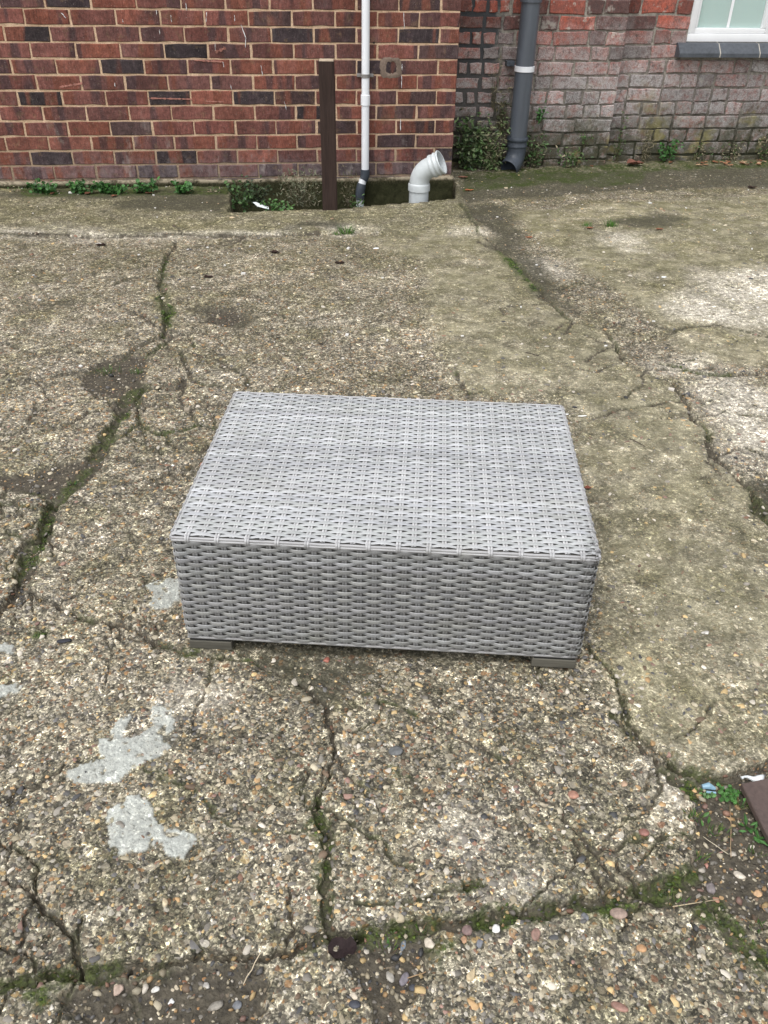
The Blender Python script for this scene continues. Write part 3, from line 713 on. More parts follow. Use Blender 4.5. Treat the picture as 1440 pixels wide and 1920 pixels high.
# pebbles of the foreground one can point at
def pebble(px, py, lpx, wpx, rot, col, label, kind=0, flat=.5):
    x, y = gp(px, py); z, _ = ground(np.array([x]), np.array([y]))
    d = y * cp + CAM_H * sp; s = d / F
    rng = np.random.default_rng(int(px * 7 + py)); V0, F0 = ICO[2]
    W = stone_shape(rng, V0) if kind == 0 else V0 * (1 + .05 * rng.standard_normal((len(V0), 1)))
    if kind == 2:                                # pointed, triangular flint
        W = V0.copy(); f = np.clip((1 - W[:, 0]) * .5, .12, 1); W[:, 1] *= f; W[:, 2] *= f * .9 + .1
    W = W * np.array([lpx * s / 2, wpx * s / 2 / .9, min(lpx, wpx) * s / 2 * flat])
    o = link('pebble', mesh_np('pebble', W, F0, 3), MAT['stone1'], smooth=(kind == 1))
    o.location = (x, y, float(z[0]) + min(lpx, wpx) * s / 2 * flat * .6); o.rotation_euler = (.1, -.08, math.radians(rot))
    g_ = sum(col) / 3; col = tuple((v * .72 + g_ * .28) * .85 for v in col); o.color = (*col, 1); tag(o, label, 'pebble', 'loose pebbles in the foreground')
for a in [
    (885, 1825, 30, 22, 60, (.60, .45, .22), 'cream yellow triangular flint right of bottom centre', 2),
    (808, 1767, 26, 24, 10, (.62, .52, .38), 'cream angular flint with orange underside in the dark bottom crack', 0),
    (755, 1762, 40, 13, 80, (.17, .21, .25), 'long blue grey slate sliver lying at the bottom centre crack', 0, .25),
    (876, 1744, 20, 18, 30, (.22, .13, .115), 'rounded dull maroon pebble left of the white flint in the bottom crack', 1),
    (930, 1740, 20, 16, 20, (.8, .78, .74), 'bright white flint in the bottom crack, centre right', 0),
    (899, 1768, 20, 15, 60, (.18, .19, .22), 'blue grey flint with an orange tip near the bottom crack', 0),
    (870, 1761, 14, 14, 15, (.5, .26, .11), 'small orange brown angular flint in the bottom crack', 0),
    (732, 1820, 24, 13, -65, (.36, .33, .27), 'pale speckled oval pebble in dark soil near the bottom centre', 1),
    (759, 1825, 28, 14, 60, (.19, .165, .19), 'flat purple grey oval pebble in dark soil near the bottom centre', 1, .35),
    (663, 1865, 24, 13, 0, (.6, .51, .36), 'cream bar shaped stone at the bottom edge, centre', 0),
    (665, 1882, 24, 14, -8, (.05, .055, .075), 'dark slate oval pebble beside the cream bar shaped stone', 1),
    (775, 1842, 16, 12, 10, (.06, .065, .085), 'small dark blue pebble at the edge of the bottom centre soil', 1),
    (219, 1845, 26, 22, 75, (.52, .36, .26), 'large pinkish cream flint in the dark soil, bottom left', 0),
    (402, 1875, 42, 20, 12, (.27, .24, .19), 'long grey brown wedge shaped stone in the dark soil, bottom left', 0),
    (319, 1866, 18, 10, 60, (.75, .75, .72), 'small white chip in the dark soil, bottom left', 0),
    (288, 1843, 18, 12, 30, (.62, .6, .54), 'off white lump beside the large pinkish flint', 0),
    (385, 1838, 18, 14, 20, (.42, .39, .34), 'pale grey angular stone above the long wedge shaped stone', 0),
    (96, 1888, 14, 12, 20, (.6, .55, .45), 'cream round stone below the moss at the bottom left corner', 0),
    (443, 1873, 18, 15, 30, (.17, .18, .2), 'round blue grey pebble right of the long wedge shaped stone', 1),
    (1005, 1750, 26, 16, 70, (.32, .17, .12), 'brick coloured oval pebble right of bottom centre', 1),
    (1204, 1775, 20, 14, -5, (.52, .26, .08), 'bright orange oval pebble set in the slab, bottom right', 1),
    (1160, 1712, 34, 20, -5, (.33, .22, .16), 'smooth tan oval pebble next to the bottom right moss', 1),
    (1098, 1718, 22, 15, 50, (.17, .175, .19), 'wedge of grey slate above the bottom right slab', 0, .3),
    (1163, 1885, 34, 14, -25, (.32, .15, .1), 'long terracotta pebble at the bottom edge, right', 1),
    (1208, 1560, 20, 14, -10, (.30, .11, .075), 'red brown pebble in the middle of the right slab', 1),
    (1075, 1490, 22, 16, -10, (.42, .18, .1), 'salmon red oval pebble right of the table foot, nearer the camera', 1),
    (1337, 1655, 28, 20, 5, (.2, .165, .16), 'flat mauve brown stone in the soil, bottom right', 0, .4),
    (1391, 1630, 24, 16, -30, (.58, .5, .38), 'cream triangular flint in the soil below the metal plate', 0),
    (1427, 1667, 18, 17, 5, (.6, .34, .13), 'bright amber flint at the right edge below the metal plate', 0),
    (1329, 1612, 12, 16, 10, (.5, .2, .13), 'salmon pink chip in the soil patch, bottom right', 0),
    (1347, 1677, 16, 12, -30, (.45, .2, .1), 'orange chip at the top of the bottom right slab', 0),
    (742, 1407, 30, 20, 0, (.12, .125, .125), 'smooth dark grey pebble set in the slab in front of the table', 1, .2),
    (613, 1235, 15, 13, 0, (.42, .11, .06), 'bright red brick chip in front of the table', 0),
    (1322, 1190, 18, 12, 0, (.6, .56, .5), 'white chip on the smooth slab right of the table', 0),
    (1170, 1470, 14, 12, 10, (.5, .3, .16), 'tan chip on the slab left of the right hand soil patch', 0),
    (381, 872, 13, 10, 0, (.45, .18, .09), 'orange red chip by the crack left of the table', 0),
    (308, 1688, 24, 12, -50, (.6, .46, .25), 'long yellow flint flake on the slab, lower left', 0, .3),
]:
    pebble(*a)

# ------------------------------------------------------------------ walls
def brick_mesh(Lh, Hh, rng, bev, rough, depth=.05):
    o = [(-1, -1), (-.35, -1), (.35, -1), (1, -1), (1, 0), (1, 1), (.35, 1), (-.35, 1), (-1, 1), (-1, 0)]
    pts = [(a * Lh + rng.normal(0, rough), b * Hh + rng.normal(0, rough)) for a, b in o]
    ins = [(x * (1 - bev / Lh), z * (1 - bev / Hh)) for x, z in pts]
    n = 10
    vs = [(x, rng.normal(0, rough * .2), z) for x, z in ins] + [(x, bev * .9, z) for x, z in pts] + [(x, depth, z) for x, z in pts]
    fs = [tuple(range(n))] + [(n + j, n + (j + 1) % n, (j + 1) % n, j) for j in range(n)] + [(2 * n + j, 2 * n + (j + 1) % n, n + (j + 1) % n, n + j) for j in range(n)]
    me = bpy.data.meshes.new('brick'); me.from_pydata(vs, [], fs); me.update(); return me
nrng = np.random.default_rng(5)
class BrickSet:
    def __init__(s, bev, rough): s.bev, s.rough, s.d = bev, rough, {}
    def get(s, L_, H_):
        k = (round(L_, 3), round(H_, 3)); l = s.d.setdefault(k, [])
        if len(l) < 6: l.append(brick_mesh(L_ / 2, H_ / 2, nrng, s.bev, s.rough)); return l[-1]
        return random.choice(l)

wall1 = empty('banded_brick_wall', (0, WD, 0), WA, 'dark red banded brick wall with sandy mortar behind the white pipe', 'wall')
H1, RT = .0655, .8735
core = MB()
core.box((-3.0 + .357 / 2 + .0, .0038 + .21, 1.2), (3.0 + .357 / 2 - .001, .21, 1.6))
co = core.build('mortar', MAT['mortar'], wall1)
s1 = BrickSet(.003, .0014); far = MB(); nparts = 0
def rand_brick_col(px=None):
    r = random.random()
    if r < .12: c = (.036, .027, .031)
    elif r < .22: c = (.065, .038, .038)
    elif r < .52: c = (.115, .05, .045)
    elif r < .82: c = (.145, .056, .047)
    else: c = (.175, .062, .045)
    k = random.uniform(.72, 1.2); g = random.uniform(0, .15); m = sum(c) / 3; return tuple((a * (1 - g) + m * g) * k * w for a, w in zip(c, (1.12, 1.06, 1.0)))
for row in range(-26, 15):                     # row 0 lies just under z = RT
    zc = RT - .0375 - .075 * row
    if zc < -.2: continue
    ev = row % 2 == 0
    edge = .358; sx = edge; first = True
    while sx > -5.9:
        Lb = .215 if (ev or not first) else .1025
        a, b = sx - Lb, sx
        c = (a + b) / 2; vis = zc < 1.13 and zc > .03 and c > -2.55
        cc = rand_brick_col()
        if zc < .1: cc = tuple(.55 * v + .45 * w for v, w in zip(cc, (.13, .10, .105)))
        if vis and nparts < 298:
            jl = random.gauss(0, .0012)
            o = link('brick', s1.get(Lb, H1), MAT['brick'], wall1)
            o.location = (c + jl, random.gauss(0, .0004), zc + random.gauss(0, .0008)); o.rotation_euler = (0, random.gauss(0, .004), 0)
            o.color = (*cc, 1); nparts += 1
        else:
            far.box((c, .025, zc), (Lb / 2, .025, H1 / 2), col=cc)
        sx = a - .010; first = False
    for k in range(2):                          # return face round the corner
        Lb = .215; far.box((.335, .06 + .0 + k * .225 + (0 if ev else .112), zc), (.0245, Lb / 2 if k else (.05 if ev else .1), H1 / 2), col=rand_brick_col())
tag(far.build('brick_courses', MAT['brick_s'], wall1), kind='stuff')
# rough footing below the lowest course
ns, nz = 700, 26
ss = np.linspace(-3.2, .37, ns); zz = np.linspace(-.34, .043, nz)
S_, Z_ = np.meshgrid(ss, zz); S_, Z_ = S_.ravel(), Z_.ravel()
out = .012 + .012 * fbm(S_, Z_, 9, 3, 2) + .009 * fbm(S_, Z_, 50, 3, 5) + .02 * sstep(-.02, -.2, Z_)
out = np.where(Z_ > .03, out * np.clip((.045 - Z_) / .015, 0, 1), out)
ztop = Z_ + np.where(Z_ > .02, .006 * fbm(S_, Z_ * 0, 6, 3, 1), 0)
Vf = np.stack([S_, -out, ztop], -1); id2 = np.arange(ns * nz).reshape(nz, ns)
qf = np.stack([id2[:-1, :-1], id2[:-1, 1:], id2[1:, 1:], id2[1:, :-1]], -1).reshape(-1, 4)
tf = NT('mossy_footing'); P = tf.pos(); sz = tf.sep(P)
f_ = tf.noise(P, 130, 4, .7); g_ = tf.noise(P, 18, 4, .7)
cc = tf.mix(tf.ramp(f_, [(.42, 0.0), (.62, 1.0)]), (.015, .015, .008), (.085, .072, .04))
cc = tf.mix(tf.ramp(tf.voro(P, 130).outputs['Distance'], [(.2, .7), (.3, 0.0)]), cc, (.2, .165, .11))
lx = tf.math('SUBTRACT', -1.0, sz[0])
cc = tf.mix(tf.math('MULTIPLY', tf.ramp(sz[2], [(.02, 0.0), (.034, 1.0)]), tf.ramp(g_, [(.38, .1), (.55, 1.0)])), cc, (.34, .29, .21))
cc = tf.mix(tf.ramp(sz[2], [(.0, .85), (.02, .5), (.03, 0.0)]), cc, (.03, .032, .014))  # pit shade put into the colour: mossy footing darkened below ground level
tf.fin(cc, .95, tf.bump(f_, .8, .008), .15)
link('footing', mesh_np('footing', Vf, qf, 4), tf.m, wall1, smooth=True)

def wall_px(px, py, off):
    d = ray(px, py); o = np.array([0, WD]) + np.array(NV) * off; n = np.array(NV)
    k = (o @ n) / (d[:2] @ n); Pp = d * k
    return float((Pp[:2] - np.array([0, WD])) @ np.array(TV)), float(Pp[2] + CAM_H)
# cement smear round one brick
ring = MB(); cx, cz = wall_px(733, 127, 0)
nr = 26; r0, r1, r2 = [], [], []
for k in range(nr):
    q = 2 * math.pi * k / nr; e = (abs(math.cos(q)) ** 4 + abs(math.sin(q)) ** 4) ** -.25
    ro, ri = .058 * e * random.uniform(.92, 1.06), .03 * e * random.uniform(.85, 1.1)
    r0.append((cx + ro * math.cos(q) * 1.05, -.001, cz + ro * math.sin(q) * .9)); r1.append((cx + (ro + ri) / 2 * math.cos(q), -.0045 - random.random() * .001, cz + (ro + ri) / 2 * math.sin(q) * .9))
    r2.append((cx + ri * math.cos(q), -.0005, cz + ri * math.sin(q) * .95))
ring.rings([r0, r1, r2], True, False); ring.build('cement_smear', MAT['grout'], wall1, smooth=True)
def streak(x0, y0, x1, y1, w, mat, name, n=6):
    m = MB(); a, b = wall_px(x0, y0, 0), wall_px(x1, y1, 0); l, r = [], []
    for k in range(n + 1):
        q = k / n; s = a[0] + (b[0] - a[0]) * q + random.gauss(0, w * .35); z = a[1] + (b[1] - a[1]) * q
        h = w * random.uniform(.1, 1) * (0.25 if k in (0, n) else 1)
        dx, dz = b[0] - a[0], b[1] - a[1]; L_ = math.hypot(dx, dz); px_, pz_ = -dz / L_ * h, dx / L_ * h
        l.append((s - px_, -.0022, z - pz_)); r.append((s + px_, -.0022, z + pz_))
    lb = [(p[0], .002, p[2]) for p in l]; rb = [(p[0], .002, p[2]) for p in r]
    m.rings([lb, l, r, rb], False, False); m.build(name, mat, wall1)
for a in [(452, 46, 461, 72), (461, 70, 460, 90), (293, 18, 294, 28), (348, 5, 350, 20), (320, 28, 322, 42), (388, 22, 386, 42), (403, 80, 404, 98), (489, 122, 492, 142), (757, 22, 758, 54), (299, 55, 300, 64),
          (754, 120, 754, 132), (753, 142, 753, 165), (751, 222, 751, 245), (115, 24, 124, 34), (533, 190, 537, 206), (432, 158, 434, 168), (215, 155, 216, 163), (418, 115, 420, 126), (440, 28, 440, 40), (230, 36, 231, 42)]:
    streak(*a, .0022, MAT['paint'], 'paint_drip')
for a in [(113, 163, 155, 156, .007), (278, 184, 362, 186, .005), (385, 190, 420, 191, .004), (404, 98, 422, 90, .010), (365, 113, 420, 116, .005)]:
    streak(*a[:4], a[4], MAT['salmon'], 'salmon_smear', 26)
# bolt hole cover: small dark hole plug
hb = MB(); hx, hz = wall_px(701, 80, 0); hb.tube([(hx, .002, hz), (hx, -.003, hz)], .005, 10); hb.build('plug', MAT['plain_black'], wall1)

# ---- the older wall with its pier and window
OW = empty('old_brick_wall', (0, WD, 0), WA, 'old weathered red brick wall with a shallow pier, grey drainpipe in front and mossy foot', 'wall')
PF, RF, PE = .44, .54, 1.463                    # pier face, recessed face, pier end
OC, OT = .0801, .8335
WX0, WX1, WZ0, WZ1 = 1.90, 2.86, .690, 1.80
oc = MB()
oc.box(((.0 + PE) / 2 + .05, PF + .008 + .15, 1.2), ((PE - .0) / 2 - .053, .15, 1.6))
def slab(x0, x1, z0, z1, y0=RF + .008, dp=.22): oc.box(((x0 + x1) / 2, y0 + dp / 2, (z0 + z1) / 2), ((x1 - x0) / 2, dp / 2, (z1 - z0) / 2))
slab(PE - .003, WX0, -.4, 2.8); slab(WX1, 6, -.4, 2.8); slab(WX0, WX1, -.4, WZ0 - .03); slab(WX0, WX1, WZ1, 2.8)
oc.build('mortar', MAT['omortar'], OW)
s2 = BrickSet(.0045, .0026); farO = MB(); nold = 0
def old_col(zc, s):
    r = random.random()
    c = (.30, .068, .04) if r < .5 else (.22, .056, .036) if r < .8 else (.12, .05, .043)
    k = random.uniform(.65, 1.12); return tuple(a * k for a in c)
def old_row(zc, x0, x1, yf, row):
    global nold
    x = x0 + .003; k = row
    hh = OC - .010
    while x < x1 - .03:
        if row % 2 == 0: Lb = .213 if random.random() < .72 else .102
        else: Lb = .102 if random.random() < .6 else .213
        if yf == PF and x < .70: Lb = [.22, .1][k % 2] if row % 2 == 0 else random.choice([.075, .06, .1])
        Lb = min(Lb, x1 - .002 - x)
        if x1 - .002 - (x + Lb) < .045: Lb = x1 - .002 - x
        c = x + Lb / 2; Lq = round(Lb, 2) if Lb > .05 else Lb
        dark_j = yf == PF and x < .70
        h2 = hh - (.012 if dark_j else 0)
        cc = old_col(zc, c); vis = -.02 < zc < 1.05 and c < 2.75
        if vis and nold < 298:
            o = link('brick', s2.get(round(Lb - (.008 if dark_j else 0), 2), h2), MAT['obrick'], OW)
            o.location = (c + random.gauss(0, .001), yf + random.gauss(0, .002), zc + random.gauss(0, .0016)); o.rotation_euler = (random.gauss(0, .008), random.gauss(0, .01), random.gauss(0, .008))
            o.color = (*cc, 1); nold += 1
        else:
            farO.box((c, yf + .03, zc), (Lb / 2 - .001, .03, hh / 2), col=cc)
        x += Lb + .011; k += 1
for row in range(-24, 14):
    zc = OT - OC / 2 - OC * row
    old_row(zc, .365, PE, PF, row)
    farO.box((PE - .027, PF + .078, zc), (.0265, .02, .034), col=old_col(zc, 1))
    z0_, z1_ = zc - .034, zc + .034
    if z1_ > WZ0 - .03 and z0_ < WZ1:
        old_row(zc, PE, WX0 - .002, RF, row); 
        x = WX1 + .005
        while x < 5.9: farO.box((x + .107, RF + .03, zc), (.1065, .03, .034), col=old_col(zc, 1)); x += .225
    else:
        old_row(zc, PE, 3.2, RF, row + 1)
        x = 3.21
        while x < 5.9: farO.box((x + .107, RF + .03, zc), (.1065, .03, .034), col=old_col(zc, 1)); x += .225
tag(farO.build('brick_courses', MAT['obrick_s'], OW), kind='stuff')
# window: frame, sash, glass, blind
WIN = empty('window', (0, WD, 0), WA, None, None); WIN.parent = OW; WIN.location = (0, 0, 0); WIN.rotation_euler = (0, 0, 0)
for k in ('label', 'category'):
    if k in WIN: del WIN[k]
wf = MB(); yb = RF + .012; fw = .044
wf.box(((WX0 + WX1) / 2, yb + .035, WZ0 + fw / 2), ((WX1 - WX0) / 2, .035, fw / 2), bev=.004)
wf.box(((WX0 + WX1) / 2, yb + .035, WZ1 - fw / 2), ((WX1 - WX0) / 2, .035, fw / 2), bev=.004)
for x in (WX0 + fw / 2, WX1 - fw / 2, (WX0 + WX1) / 2 + .05): wf.box((x, yb + .0352, (WZ0 + WZ1) / 2), (fw / 2, .0345, (WZ1 - WZ0) / 2 - fw - .0005), bev=.004)
wf.build('window_frame', MAT['upvc'], WIN, smooth=True, sharp=35)
ws = MB(); i0, i1, j0, j1 = WX0 + fw, (WX0 + WX1) / 2 + .05 - fw / 2, WZ0 + fw, WZ1 - fw; sw = .03
ws.box(((i0 + i1) / 2, yb + .03, j0 + sw / 2), ((i1 - i0) / 2 - .001, .022, sw / 2 - .001), bev=.004)
ws.box(((i0 + i1) / 2, yb + .03, j1 - sw / 2), ((i1 - i0) / 2 - .001, .022, sw / 2 - .001), bev=.004)
for x in (i0 + sw / 2 - .012, i1 - sw / 2): ws.box((x + .006, yb + .0302, (j0 + j1) / 2), (.008 if x < i0 + sw else sw / 2, .0215, (j1 - j0) / 2 - sw - .0005), bev=.003)
ws.build('sash', MAT['upvc'], WIN, smooth=True, sharp=35)
gl_ = MB(); gl_.box(((WX0 + WX1) / 2, yb + .036, (WZ0 + WZ1) / 2), ((WX1 - WX0) / 2 - fw, .002, (WZ1 - WZ0) / 2 - fw)); gl_.build('pane', MAT['glass'], WIN)
x = WX0 + .035; k = 0
while x < WX1 - .04:
    w = (.036, .030, .045, .012, .055)[k % 5]
    b = MB(); b.box((x + w / 2, yb + .0405 + .0035 * (k % 2), (WZ0 + WZ1) / 2), (w / 2 - .0008, .0015, (WZ1 - WZ0) / 2 - .01), bev=0)
    b.build('blind_slat', MAT['blindw' if k % 5 == 3 else 'blind'], WIN); x += w; k += 1
gb = MB(); gs = wall_px(1372, 30, -RF)[0]
gb.box((gs + .012, yb + .0325, (WZ0 + WZ1) / 2), (.0085, .0012, (WZ1 - WZ0) / 2 - .075)); gb.build('glazing_bar', MAT['upvc'], WIN)
# sill of sloping glazed tiles
xs = [1.836, 2.105, 2.365, 2.625, 2.90]
for k in range(4):
    a, b_ = xs[k] + .0035, xs[k + 1] - .0035; m = MB()
    prof = [(RF + .02, .688), (RF - .018, .684), (RF - .062, .640), (RF - .066, .634), (RF - .066, .612), (RF - .02, .608), (RF + .02, .608)]
    m.rings([[(a, y, z) for y, z in prof], [(b_, y, z) for y, z in prof]]); o = m.build('sill_tile', MAT['sill'], OW)
    if k:
        j = MB(); pj = [(y + (.001 if y < RF else 0), z - .001) for y, z in prof]
        j.rings([[(xs[k] - .0033, y, z) for y, z in pj], [(xs[k] + .0033, y, z) for y, z in pj]]); j.build('sill_joint', MAT['joint'], OW)

# ------------------------------------------------------------------ post, pipes
def aty(px, py, Yw):
    d = ray(px, py); return Vector(d * (Yw / d[1])) + Vector((0, 0, CAM_H))
pb, ptop = aty(618.5, 395, 4.557), aty(611, 115, 4.56)
post = empty('timber_post', (pb.x, 4.595, 0), .05, 'dark brown square timber post with a pale sawn top at the pit edge', 'post')
m = MB(); hgt = ptop.z
dx = ptop.x - pb.x
rg = []
for k in range(13):
    q = k / 12; z = -.2 + (hgt + .2) * q; ox = dx * max(0, z / hgt); j = lambda: random.gauss(0, .0007)
    w_ = .0385; b_ = .005
    rg.append([(ox + sx * (w_ - (b_ if t else 0)) + j(), sy * (w_ - (0 if t else b_)) + j(), z) for sx, sy, t in ((-1, -1, 0), (-1, -1, 1), (1, -1, 1), (1, -1, 0), (1, 1, 0), (1, 1, 1), (-1, 1, 1), (-1, 1, 0))])
m.rings(rg); m.build('shaft', MAT['post'], post)
m = MB(); m.rings([[(dx + x_ * .93, y_ * .93, hgt + .0005) for x_, y_, _ in [(p[0] - dx, p[1], 0) for p in rg[-1]]], [(dx + x_ * .9, y_ * .9, hgt + .004) for x_, y_, _ in [(p[0] - dx, p[1], 0) for p in rg[-1]]]])
m.build('sawn_top', MAT['cutwood'], post)

wp_ = empty('white_waste_pipe', (0, WD, 0), WA, 'thin white plastic waste pipe clipped to the banded brick wall', 'pipe')
sx0 = -.1540; yo = -.035; m = MB()
m.tube([(sx0, yo, .088), (sx0, yo, 2.6)], .0215, 24); m.build('pipe', MAT['wpipe'], wp_, smooth=True, sharp=40)
m = MB(); m.tube([(sx0, yo, .428), (sx0, yo, .430), (sx0, yo, .480), (sx0, yo, .482)], [.0225, .0258, .0258, .0225], 24); m.build('coupling', MAT['wpipe'], wp_, smooth=True, sharp=40)
m = MB(); m.tube([(sx0, yo, .565), (sx0, yo, .566), (sx0, yo, .583), (sx0, yo, .584)], [.0215, .0245, .0245, .0215], 24)
m.box((sx0 - .034, -.012, .5745), (.011, .012, .008), bev=.002); m.box((sx0 + .034, -.012, .5745), (.011, .012, .008), bev=.002); m.build('clip', MAT['metal'], wp_, smooth=True, sharp=40)
m = MB(); m.tube([(sx0, yo, .094), (sx0, yo, .093), (sx0, yo, .062), (sx0 - .006, yo - .002, .045), (sx0 - .012, yo - .004, .036)], [.022, .0265, .0265, .025, .0235], 24); m.build('elbow', MAT['bpipe'], wp_, smooth=True, sharp=40)
m = MB(); m.tube([(sx0 - .012, yo - .004, .038), (sx0 - .021, yo - .007, .010)], .0215, 24); m.build('pipe_stub', MAT['wpipe'], wp_, smooth=True, sharp=40)
m = MB(); m.tube([(sx0 - .0195, yo - .006, .016), (sx0 - .024, yo - .008, .0), (sx0 - .029, yo - .01, -.018), (sx0 - .031, yo - .01, -.05), (sx0 - .031, yo - .01, -.07)], [.024, .0265, .0265, .0265, .025], 24); m.build('elbow', MAT['bpipe'], wp_, smooth=True, sharp=40)
m = MB(); m.tube([(sx0 - .031, yo - .01, -.066), (sx0 - .031, yo - .01, -.34)], .022, 24); m.build('lower_pipe', MAT['gpipe'], wp_, smooth=True, sharp=40)

DP = empty('drainpipe', (0, WD, 0), WA, 'large dark grey plastic drainpipe ending in an open shoe', 'pipe')
ds, dyy = .838, PF - .080; m = MB()
m.tube([(ds, dyy, .165), (ds, dyy, 2.7)], .0545, 40); m.build('pipe', MAT['dpipe'], DP, smooth=True, sharp=40)
m = MB(); m.tube([(ds, dyy, .90), (ds, dyy, .902), (ds, dyy, .915), (ds, dyy, .99), (ds, dyy, .992)], [.056, .062, .0625, .0625, .056], 40); m.build('pipe_socket', MAT['dpipe'], DP, smooth=True, sharp=40)
m = MB(); m.tube([(ds, dyy, .548), (ds, dyy, .549), (ds, dyy, .577), (ds, dyy, .578)], [.055, .0595, .0595, .055], 40); m.build('clip_band', MAT['wpipe'], DP, smooth=True, sharp=40)
m = MB(); m.box((ds - .078, PF - .028, .585), (.024, .026, .014), bev=.002); m.box((ds - .078, PF - .056, .585), (.006, .004, .006), bev=.001); m.build('bracket', MAT['bpipe'], DP)
# shoe: socket ring, tapered body, elbow with an open hollow mouth turned to the left and towards the yard
m = MB(); m.tube([(ds, dyy, .186), (ds, dyy, .187), (ds, dyy, .179), (ds, dyy, .171), (ds, dyy, .164), (ds, dyy, .160), (ds, dyy, .147), (ds, dyy, .141), (ds, dyy, .137), (ds, dyy, .131), (ds, dyy, .127), (ds, dyy, .10)],
                 [.056, .064, .067, .067, .064, .0605, .0605, .063, .0635, .063, .0590, .0585], 44, cap=False)
pth = [Vector((ds, dyy, .101))]; dirv = Vector((-.62, -.62, -.48)).normalized()
c0 = Vector((ds, dyy, .10))
for k in range(1, 9):
    q = k / 8; v0 = Vector((0, 0, -1)); vd = (v0 * (1 - q) + dirv * q).normalized(); pth.append(pth[-1] + vd * .0125)
for k in range(3): pth.append(pth[-1] + dirv * .008)
rd = [.0585] * 9 + [.0585, .0575, .057]
inner = list(reversed([p + Vector((0, 0, 0)) for p in pth[2:]])); ri = [.0535] * len(inner)
m.tube(pth, rd, 44, cap=False)
mi = MB(); mi.tube(inner, ri, 44, cap=False); 
e0 = pth[-1]; u_ = dirv.cross(Vector((0, 0, 1))).normalized(); w_ = dirv.cross(u_)
m.rings([[e0 + (u_ * math.cos(a) + w_ * math.sin(a)) * r for a in [2 * math.pi * k / 44 for k in range(44)]] for r in (.057, .0535)], True, False)
m.build('shoe', MAT['bpipe'], DP, smooth=True, sharp=40); mi.build('shoe_bore', MAT['bpipe'], DP, smooth=True)

EP = empty('grey_soil_pipe_bend', (.158, 4.85, 0), 0, 'stubby light grey pipe bend sticking up out of the pit', 'pipe')
m = MB(); m.tube([(0, 0, -.34), (0, 0, .048)], .054, 40, cap=False); m.build('pipe', MAT['gpipe'], EP, smooth=True, sharp=40)
m = MB(); m.tube([(0, 0, .040), (0, 0, .042), (0, 0, .072), (0, 0, .078), (0, 0, .082)], [.054, .0605, .0605, .059, .055], 40, cap=False)
pth = [Vector((0, 0, .080))]; d1 = Vector((.84, -.22, .46)).normalized()
for k in range(1, 13):
    q = min(1, k / 11); vd = (Vector((0, 0, 1)) * (1 - q) + d1 * q).normalized(); pth.append(pth[-1] + vd * .0098)
rd = [.054] * len(pth)
e = pth[-1]
for dl, r in ((.001, .060), (.006, .0615), (.012, .0615), (.016, .0585), (.026, .0585), (.029, .061), (.034, .063), (.039, .061), (.042, .0585), (.050, .0585), (.052, .063), (.058, .065), (.063, .062)):
    pth.append(e + d1 * dl); rd.append(r)
m.tube(pth, rd, 40, cap=False)
u_ = d1.cross(Vector((0, 0, 1))).normalized(); w_ = d1.cross(u_)
rr = [[e + d1 * dl + (u_ * math.cos(a) + w_ * math.sin(a)) * r for a in [2 * math.pi * k / 40 for k in range(40)]] for dl, r in ((.063, .062), (.062, .056), (.02, .055), (.0, .05), (-.04, .05))]
m.rings(rr, True, False); m.build('bend', MAT['gpipe'], EP, smooth=True, sharp=50)

# ------------------------------------------------------------------ the woven table
TX, TY, TR, TW, TD = TABLE
TZ, TZB = .2849, .0235
tbl = empty('wicker_coffee_table', (TX, TY, 0), TR, 'low rectangular grey wicker coffee table standing on the cracked concrete', 'table')
PROF = [(-1, 0), (-.72, .85), (-.36, .3), (0, 1.0), (.36, .3), (.72, .85), (1, 0)]
def strands(pathfn, n_rows, row_pitch, v0, U, stake_p, per, wid, amp, thick, tone, bow=0, phase=0, rj=.0008):
    """rows of ribbed cane going over and under; pathfn(u, v, n) -> xyz"""
    Vs, Fs, Cs = [], [], []; base = 0
    u = np.linspace(0, U, int(round(U / stake_p * per)) + 1); nu = len(u)
    for j in range(n_rows):
        ph = np.pi * (u / stake_p + j + phase)
        c = np.cos(ph); off = amp * np.sign(c) * np.abs(c) ** .75
        off = off + .0003 * fbm(u * 40 + j * 3.7, u * 0 + j, 1, 1, 2)
        vv = v0 + j * row_pitch + rj * fbm(u * 8 + j * 11.3, u * 0 + j * 1.7, 1, 2, 3)
        k = tone[0] + (tone[1] - tone[0]) * random.random() ** 1.3
        tint = np.array([1.0, 1.0 + random.uniform(-.01, .01), 1.01 + random.uniform(-.025, .03)])
        w2 = wid / 2 * (.84 + .16 * np.clip(c, -1, 1))
        for pv, pn in PROF:
            Vs.append(pathfn(u, vv + pv * w2, off + pn * thick))
            Cs.append(np.tile(np.array([k, k, k]) * tint, (nu, 1)) * (.62 if abs(pv) in (.36, 1) else 1))  # groove shade put into the cane colour to bring out the ribs
        a = base + (np.arange(6)[:, None] * nu + np.arange(nu - 1)[None])
        Fs.append(np.stack([a, a + 1, a + nu + 1, a + nu], -1).reshape(-1, 4)); base += 7 * nu
    return np.vstack(Vs), np.vstack(Fs), np.vstack(Cs)
WT = np.array([.40, .405, .41])
RC = .016; IN = .0035
per_len = [TW - 2 * RC, RC * math.pi / 2, TD - 2 * RC, RC * math.pi / 2]; PL = 2 * sum(per_len)
